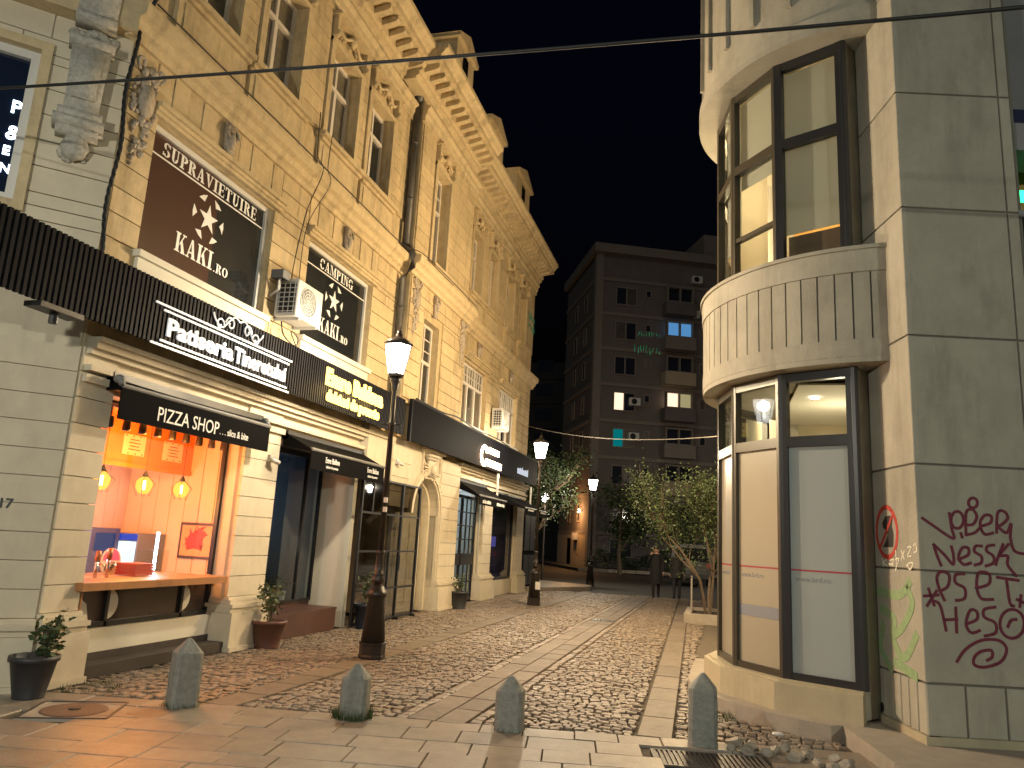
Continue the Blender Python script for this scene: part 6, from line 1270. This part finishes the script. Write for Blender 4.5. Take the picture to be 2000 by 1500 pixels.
# ================================================================== PEOPLE
skin = mat('skin', (.45, .28, .2), .6)
def person(label, x, y, face, H, coat_len, stride, coat_m, leg_m, phone=False, hood=False):
    t = thing('person', label, 'person', (x, y, 0)); k = H / 1.75
    me = bpy.data.meshes.new('body'); V = []; E = []; Rr = []
    def v(p, r): V.append((p[0] * k, p[1] * k, p[2] * k)); Rr.append(r * k); return len(V) - 1
    def e(*ids): E.extend(zip(ids, ids[1:]))
    pel = v((0, 0, .95), .135); wst = v((0, .0, 1.10), .125); chs = v((0, .01, 1.32), .15); nk = v((0, .0, 1.48), .062); hd0 = v((0, .015, 1.58), .082); hd1 = v((0, .02, 1.67), .085); e(pel, wst, chs, nk, hd0, hd1)
    for s in (-1, 1):
        f = stride * s
        hip = v((.09 * s, 0, .9), .105); kn = v((.095 * s, f * .5 + .02, .5), .068); an_ = v((.095 * s, f, .09), .048); toe = v((.105 * s, f + .13, .04), .040); e(pel, hip, kn, an_, toe)
        sh = v((.17 * s, .0, 1.40), .07); 
        if phone and s == 1: el = v((.27, .08, 1.18), .052); wr = v((.17, .16, 1.46), .04); ha = v((.12, .14, 1.56), .036)
        else: el = v((.245 * s, -f * .15, 1.13), .052); wr = v((.25 * s, -f * .3 + .06, .90), .038); ha = v((.245 * s, -f * .3 + .09, .81), .036)
        e(chs, sh, el, wr, ha)
    me.from_pydata(V, E, []); o = bpy.data.objects.new('body', me); COL.objects.link(o)
    sm = o.modifiers.new('skin', 'SKIN'); lay = me.skin_vertices[0].data
    for i, r in enumerate(Rr): lay[i].radius = (r, r)
    lay[0].use_root = True; ss = o.modifiers.new('sub', 'SUBSURF'); ss.levels = 2; ss.render_levels = 2
    dg = bpy.context.evaluated_depsgraph_get(); dg.update(); m2 = bpy.data.meshes.new_from_object(o.evaluated_get(dg)); bpy.data.objects.remove(o)
    T = Matrix.Translation((x, y, 0)) @ Matrix.Rotation(face, 4, 'Z')
    m2.materials.clear()
    for mm in (coat_m, leg_m, skin): m2.materials.append(mm)
    for p in m2.polygons:
        c = p.center; z = c.z / k; hand = (z < .88 and abs(c.x) / k > .19) or (phone and z > 1.44 and c.x / k > .09 and c.y / k > .11)
        p.material_index = 2 if z > 1.47 or hand else (1 if z < .92 else 0); p.use_smooth = True
    m2.transform(T); link('body', m2, t)
    rings = [(1.46, .10, .085), (1.42, .19, .115), (1.30, .215, .145), (1.10, .19, .135), (.95, .20, .15), (coat_len, .235, .19)]
    mb = MB(); n = 18; vs = []; fs = []
    for z, rx, ry in rings:
        for i in range(n): a = 6.2832 * i / n; w = 1 + .04 * math.sin(5 * a + z * 3); vs.append((rx * w * math.cos(a) * k, ry * w * math.sin(a) * k, z * k))
    for i in range(len(rings) - 1):
        for j in range(n): fs.append((i * n + j, i * n + (j + 1) % n, (i + 1) * n + (j + 1) % n, (i + 1) * n + j))
    mb.add(vs, fs, T); mb.build('coat', coat_m, t, True)
    hm = mat('dark_hair', (.02, .014, .010), .6) if 'dark_hair' not in bpy.data.materials else bpy.data.materials['dark_hair']
    mb = MB(); mb.ball((0, -.012 * k, 1.675 * k), .098 * k, .108 * k, .105 * k, 12, 8, T); 
    if hood: mb.ball((0, -.06 * k, 1.55 * k), .10 * k, .07 * k, .13 * k, 10, 6, T)
    mb.build('hair', hm, t, True)
    mb = MB()
    mb.ball((0, .108 * k, 1.60 * k), .014 * k, .02 * k, .024 * k, 6, 4, T)
    for s in (-1, 1): mb.ball((s * .088 * k, .01 * k, 1.61 * k), .012 * k, .02 * k, .03 * k, 6, 4, T)
    mb.build('nose_and_ears', skin, t, True)
    mb = MB()
    for s in (-1, 1): mb.ball((s * .034 * k, .092 * k, 1.635 * k), .010 * k, .008 * k, .007 * k, 6, 4, T)
    mb.box(-.024 * k, .024 * k, .088 * k, .097 * k, 1.553 * k, 1.56 * k, T); mb.build('eyes_and_mouth', M['dark'], t)
    for s in (1, -1):                                       # fingers
        mb = MB(); hx, hy, hz = (.12, .14, 1.56) if phone and s == 1 else (.245 * s, -stride * s * .3 + .09, .81); up = 1 if phone and s == 1 else -1
        for q in range(4): mb.tube([((hx + (q - 1.5) * .004) * k, (hy + (q - 1.5) * .018) * k, hz * k), ((hx - .012 * s) * k, (hy + (q - 1.5) * .018) * k, (hz + up * .055) * k), ((hx - .03 * s) * k, (hy + (q - 1.5) * .016) * k, (hz + up * (.085 - .006 * abs(q - 1))) * k)], .009 * k, 5, T=T)
        mb.tube([(hx * k, (hy + .03) * k, (hz - up * .01) * k), ((hx - .02 * s) * k, (hy + .055) * k, (hz + up * .02) * k), ((hx - .025 * s) * k, (hy + .055) * k, (hz + up * .05) * k)], .010 * k, 5, T=T)
        mb.build('fingers', skin, t, True)
    if phone:
        ph = MB(); ph.box(.085 * k, .097 * k, .09 * k, .16 * k, 1.50 * k, 1.64 * k, T); tag(ph.build('mobile_phone', M['black']), 'dark phone held to the ear of the left walker', 'phone')
    return t
ct1 = mat('black_coat', (.008, .008, .009), .8); tr1 = mat('black_trousers', (.010, .010, .012), .8); ct2 = mat('charcoal_jacket', (.018, .017, .016), .8); tr2 = mat('dark_jeans', (.020, .020, .024), .8)
person('person in a long black coat walking, hand raised to the face', -2.02, 27.5, R(188), 1.76, .48, .16, ct1, tr1, True)
person('person in a charcoal jacket and dark trousers standing near the planter tree', -1.32, 27.6, R(5), 1.68, .74, .10, ct2, tr2, False, True)

# ================================================================== SMALL THINGS ON THE FACADES
def ac_unit(y0, y1, z0, z1, xb, xf, label):
    t = thing('air_conditioner', label, 'air conditioner', (xf, (y0 + y1) / 2, z0), 'air conditioners on the ochre facade'); MB().bev(y0, y1, z0, z1, 0, xf - xb, .015, FT(xb, 0, 0)).build('casing', M['acw'], t)
    cy, cz, r = y0 + (y1 - y0) * .42, (z0 + z1) / 2, min(z1 - z0, y1 - y0) * .40
    mb = MB()
    for rr in (r, r * .8, r * .6, r * .4, r * .2): mb.ring([(cy + rr * math.cos(R(a)), cz + rr * math.sin(R(a))) for a in range(0, 360, 15)], [(cy + (rr - .012) * math.cos(R(a)), cz + (rr - .012) * math.sin(R(a))) for a in range(0, 360, 15)], 0, .014, FT(xf, 0, 0))
    for a in range(0, 180, 30): mb.ribbon([(cy + r * math.cos(R(a)), cz + r * math.sin(R(a))), (cy - r * math.cos(R(a)), cz - r * math.sin(R(a)))], .008, FT(xf, 0, 0), z0=0, z1=.010)
    mb.build('fan_guard', M['acw'], t); MB().prism([(cy + r * .97 * math.cos(R(a)), cz + r * .97 * math.sin(R(a))) for a in range(0, 360, 15)], 0, .002, FT(xf, 0, 0)).build('fan_well', M['grey'], t)
    MB().box(xb + .04, xf - .03, y0 - .003, y0, z0 + .05, z1 - .05).build('coil', M['black'], t)
    for k in range(7): zz = z0 + .07 + k * (z1 - z0 - .14) / 6; MB().box(xb + .04, xf - .03, y0 - .010, y0 - .003, zz - .006, zz + .006).build('coil_guard', M['acw'], t)
    for k in range(4): xx = xb + .06 + k * (xf - xb - .11) / 3; MB().box(xx - .005, xx + .005, y0 - .012, y0 - .003, z0 + .05, z1 - .05).build('coil_guard', M['acw'], t)
    for yy in (y0 + .12, y1 - .12): MB().box(xb - .06, xf, yy - .015, yy + .015, z0 - .04, z0).build('bracket', M['acw'], t)
    return t
ac_unit(9.60, 10.34, 4.72, 5.29, X0 + .06, X0 + .42, 'white air conditioner between the two KAKI windows'); ac_unit(21.15, 21.95, 4.85, 5.42, X0 + .06, X0 + .38, 'white air conditioner between the far transom windows')
fl = thing('floodlight', 'small dark floodlight on a white arm beside the large KAKI window', 'floodlight', (X0 + .1, 9.42, 5.2)); MB().tube([(X0, 9.55, 5.02), (X0 + .16, 9.5, 5.1), (X0 + .2, 9.42, 5.22)], .018, 6).build('arm', M['acw'], fl); MB().box(X0 + .12, X0 + .32, 9.32, 9.5, 5.22, 5.34).build('head', M['grey'], fl); MB().box(X0 + .14, X0 + .30, 9.34, 9.48, 5.205, 5.22).build('lens', M['glass_dk'], fl)
fs_ = bpy.data.lights.new('added_flood_beam', 'SPOT'); fs_.energy = 1900; fs_.color = (1, .78, .52); fs_.spot_size = R(105); fs_.spot_blend = .6; fs_.shadow_soft_size = .08  # beam added to an unlit fixture, to brighten the bay and side wall
fo_ = bpy.data.objects.new('added_flood_beam', fs_); COL.objects.link(fo_); fo_.location = (X0 + .36, 9.42, 5.26); fo_.rotation_euler = Vector((7.6, .3, -.8)).to_track_quat('-Z', 'Y').to_euler(); fo_.parent = fl; fo_.matrix_parent_inverse = fl.matrix_world.inverted()
for x, y, z, lab in ((X0 + .02, 10.02, 2.58, 'twin white security camera on the pier between the shops'), (XP, 14.35, 3.02, 'white dome security camera above the black gate')):
    c = thing('security_camera', lab, 'camera', (x, y, z)); MB().box(x - .02, x + .03, y - .05, y + .05, z + .02, z + .12).build('mount', M['pvc'], c); MB().tube([(x + .03, y, z + .07), (x + .08, y, z + .06)], .015, 6).build('arm', M['pvc'], c); MB().tube([(x + .06, y - .07, z + .05), (x + .1, y + .08, z + .02)], .033, 10).build('housing', M['pvc'], c, True); MB().tube([(x + .1, y + .08, z + .02), (x + .103, y + .092, z + .018)], .024, 10).build('lens', M['black'], c)
me = text_mesh('17', .13, .004, .003); me.transform(TC @ Matrix.Translation((.50, 1.70, .004)) @ Matrix.Diagonal((-1, 1, 1, 1))); me.materials.clear(); me.materials.append(M['black']); tag(link('house_number', me), 'black house number 17 on the cream corner wall', 'house number')
bs = thing('sign_camera', 'black bracket lamp under the left part of the slat sign', 'lamp', (XS - .1, 5.5, 3.5)); MB().box(XS - .15, XS + .05, 5.35, 5.85, 3.52, 3.57).build('bar', M['black'], bs); MB().tube([(XS - .05, 5.6, 3.52), (XS - .05, 5.6, 3.42)], .04, 8).build('head', M['black'], bs)
# cables
def cable(name, label, pts, r, m='cable', k=8, sag=0): 
    if sag: a, b = Vector(pts[0]), Vector(pts[1]); pts = [a.lerp(b, i / 14) - Vector((0, 0, sag * 4 * (i / 14) * (1 - i / 14))) for i in range(15)]
    else: pts = smooth_path(pts, k)
    return tag(MB().tube(pts, r, 6).build(name, M[m], None, True), label, 'cable')
cable('overhead_cable', 'thick black cable crossing the whole picture overhead', [(-8.12, 4.63, 5.40), (8.5, 4.6, 4.86)], .013, sag=.16)
cable('overhead_wire', 'thin pale wire strung across the far street', [(X0 + .02, 25.6, 5.6), (.2, 17.2, 4.15)], .012, 'wire', sag=.25)
tw = MB()
for ph in (0, 2.09, 4.19): tw.tube([(X0 + .05 + .27 * max(0, min(1, (8.2 - i * .045 - 6.7) / .35)) + .014 * math.cos(i * .9 + ph) + .03 * math.sin(i * .21), 6.30 + .014 * math.sin(i * .9 + ph), 8.7 - i * .045) for i in range(100)], .012, 5)
tag(tw.build('twisted_cable', M['cable'], None, True), 'twisted black cable running down the building corner', 'cable')
cable('loose_wire', 'thin dark wire hanging past the KAKI window toward the air conditioner', [(X0 + .27, 9.9, 8.2), (X0 + .27, 9.95, 7.5), (X0 + .28, 10.15, 7.3), (X0 + .1, 10.1, 6.6), (X0 + .05, 9.98, 5.6), (X0 + .08, 9.98, 5.3)], .008)
cable('loose_wire', 'second thin wire looping above the air conditioner', [(X0 + .26, 10.35, 8.1), (X0 + .27, 10.3, 7.45), (X0 + .25, 10.45, 7.2), (X0 + .04, 10.25, 6.4), (X0 + .04, 10.2, 5.3)], .007)
cable('facade_cable', 'dark cable sagging along the top of the black fascia', [(XS, 14.5, 4.42), (XS + .02, 16, 4.40), (XS, 17.2, 4.48), (XS + .02, 18.6, 4.40), (XS, 20.4, 4.45), (XS, 22, 4.40)], .018)
cable('facade_cable', 'thin dark cable tied along the string course', [(X0 + .26, 6.3, 7.40), (X0 + .27, 8.5, 7.39), (X0 + .26, 11, 7.40), (X0 + .27, 13.4, 7.39), (X0 + .53, 14.2, 7.38), (X0 + .53, 17.6, 7.39)], .010)
cable('tangled_cable', 'tangle of dark cables below the air conditioner by the slat sign', [(X0 + .1, 9.75, 4.7), (X0 + .2, 9.7, 4.45), (X0 + .25, 9.95, 4.35), (X0 + .2, 10.1, 4.5), (X0 + .22, 9.85, 4.55), (X0 + .25, 10.05, 4.3)], .009)
# projected green laser writing on the far facades
las = glow_mat('green_laser', (.10, .55, .25), .22)
def laser(name, label, T, lines, k, seed):
    rg_ = random.Random(seed); mb = MB()
    for (x, z, n, w, h) in lines:
        for i in range(n): 
            xx = x + i * w; mb.ribbon(smooth_path([(xx + rg_.uniform(0, w * .6), z + rg_.uniform(-h, h), 0) for _ in range(4)], 3), k, T, z0=.0, z1=.004)
    return tag(mb.build(name, las), label, 'light projection')
laser('projected_writing', 'pale green writing projected high on the far end of the ochre facade', FT(X0 + .06, 0, 0), [(24.85, 9.45, 5, .2, .16), (24.95, 9.05, 5, .18, .16)], .035, 1)
laser('projected_writing', 'dim green writing projected across the apartment block', TAR @ Matrix.Translation((0, 0, .09)), [(3.3, 17.5, 9, .2, .20), (3.0, 16.3, 9, .24, .38)], .035, 2)
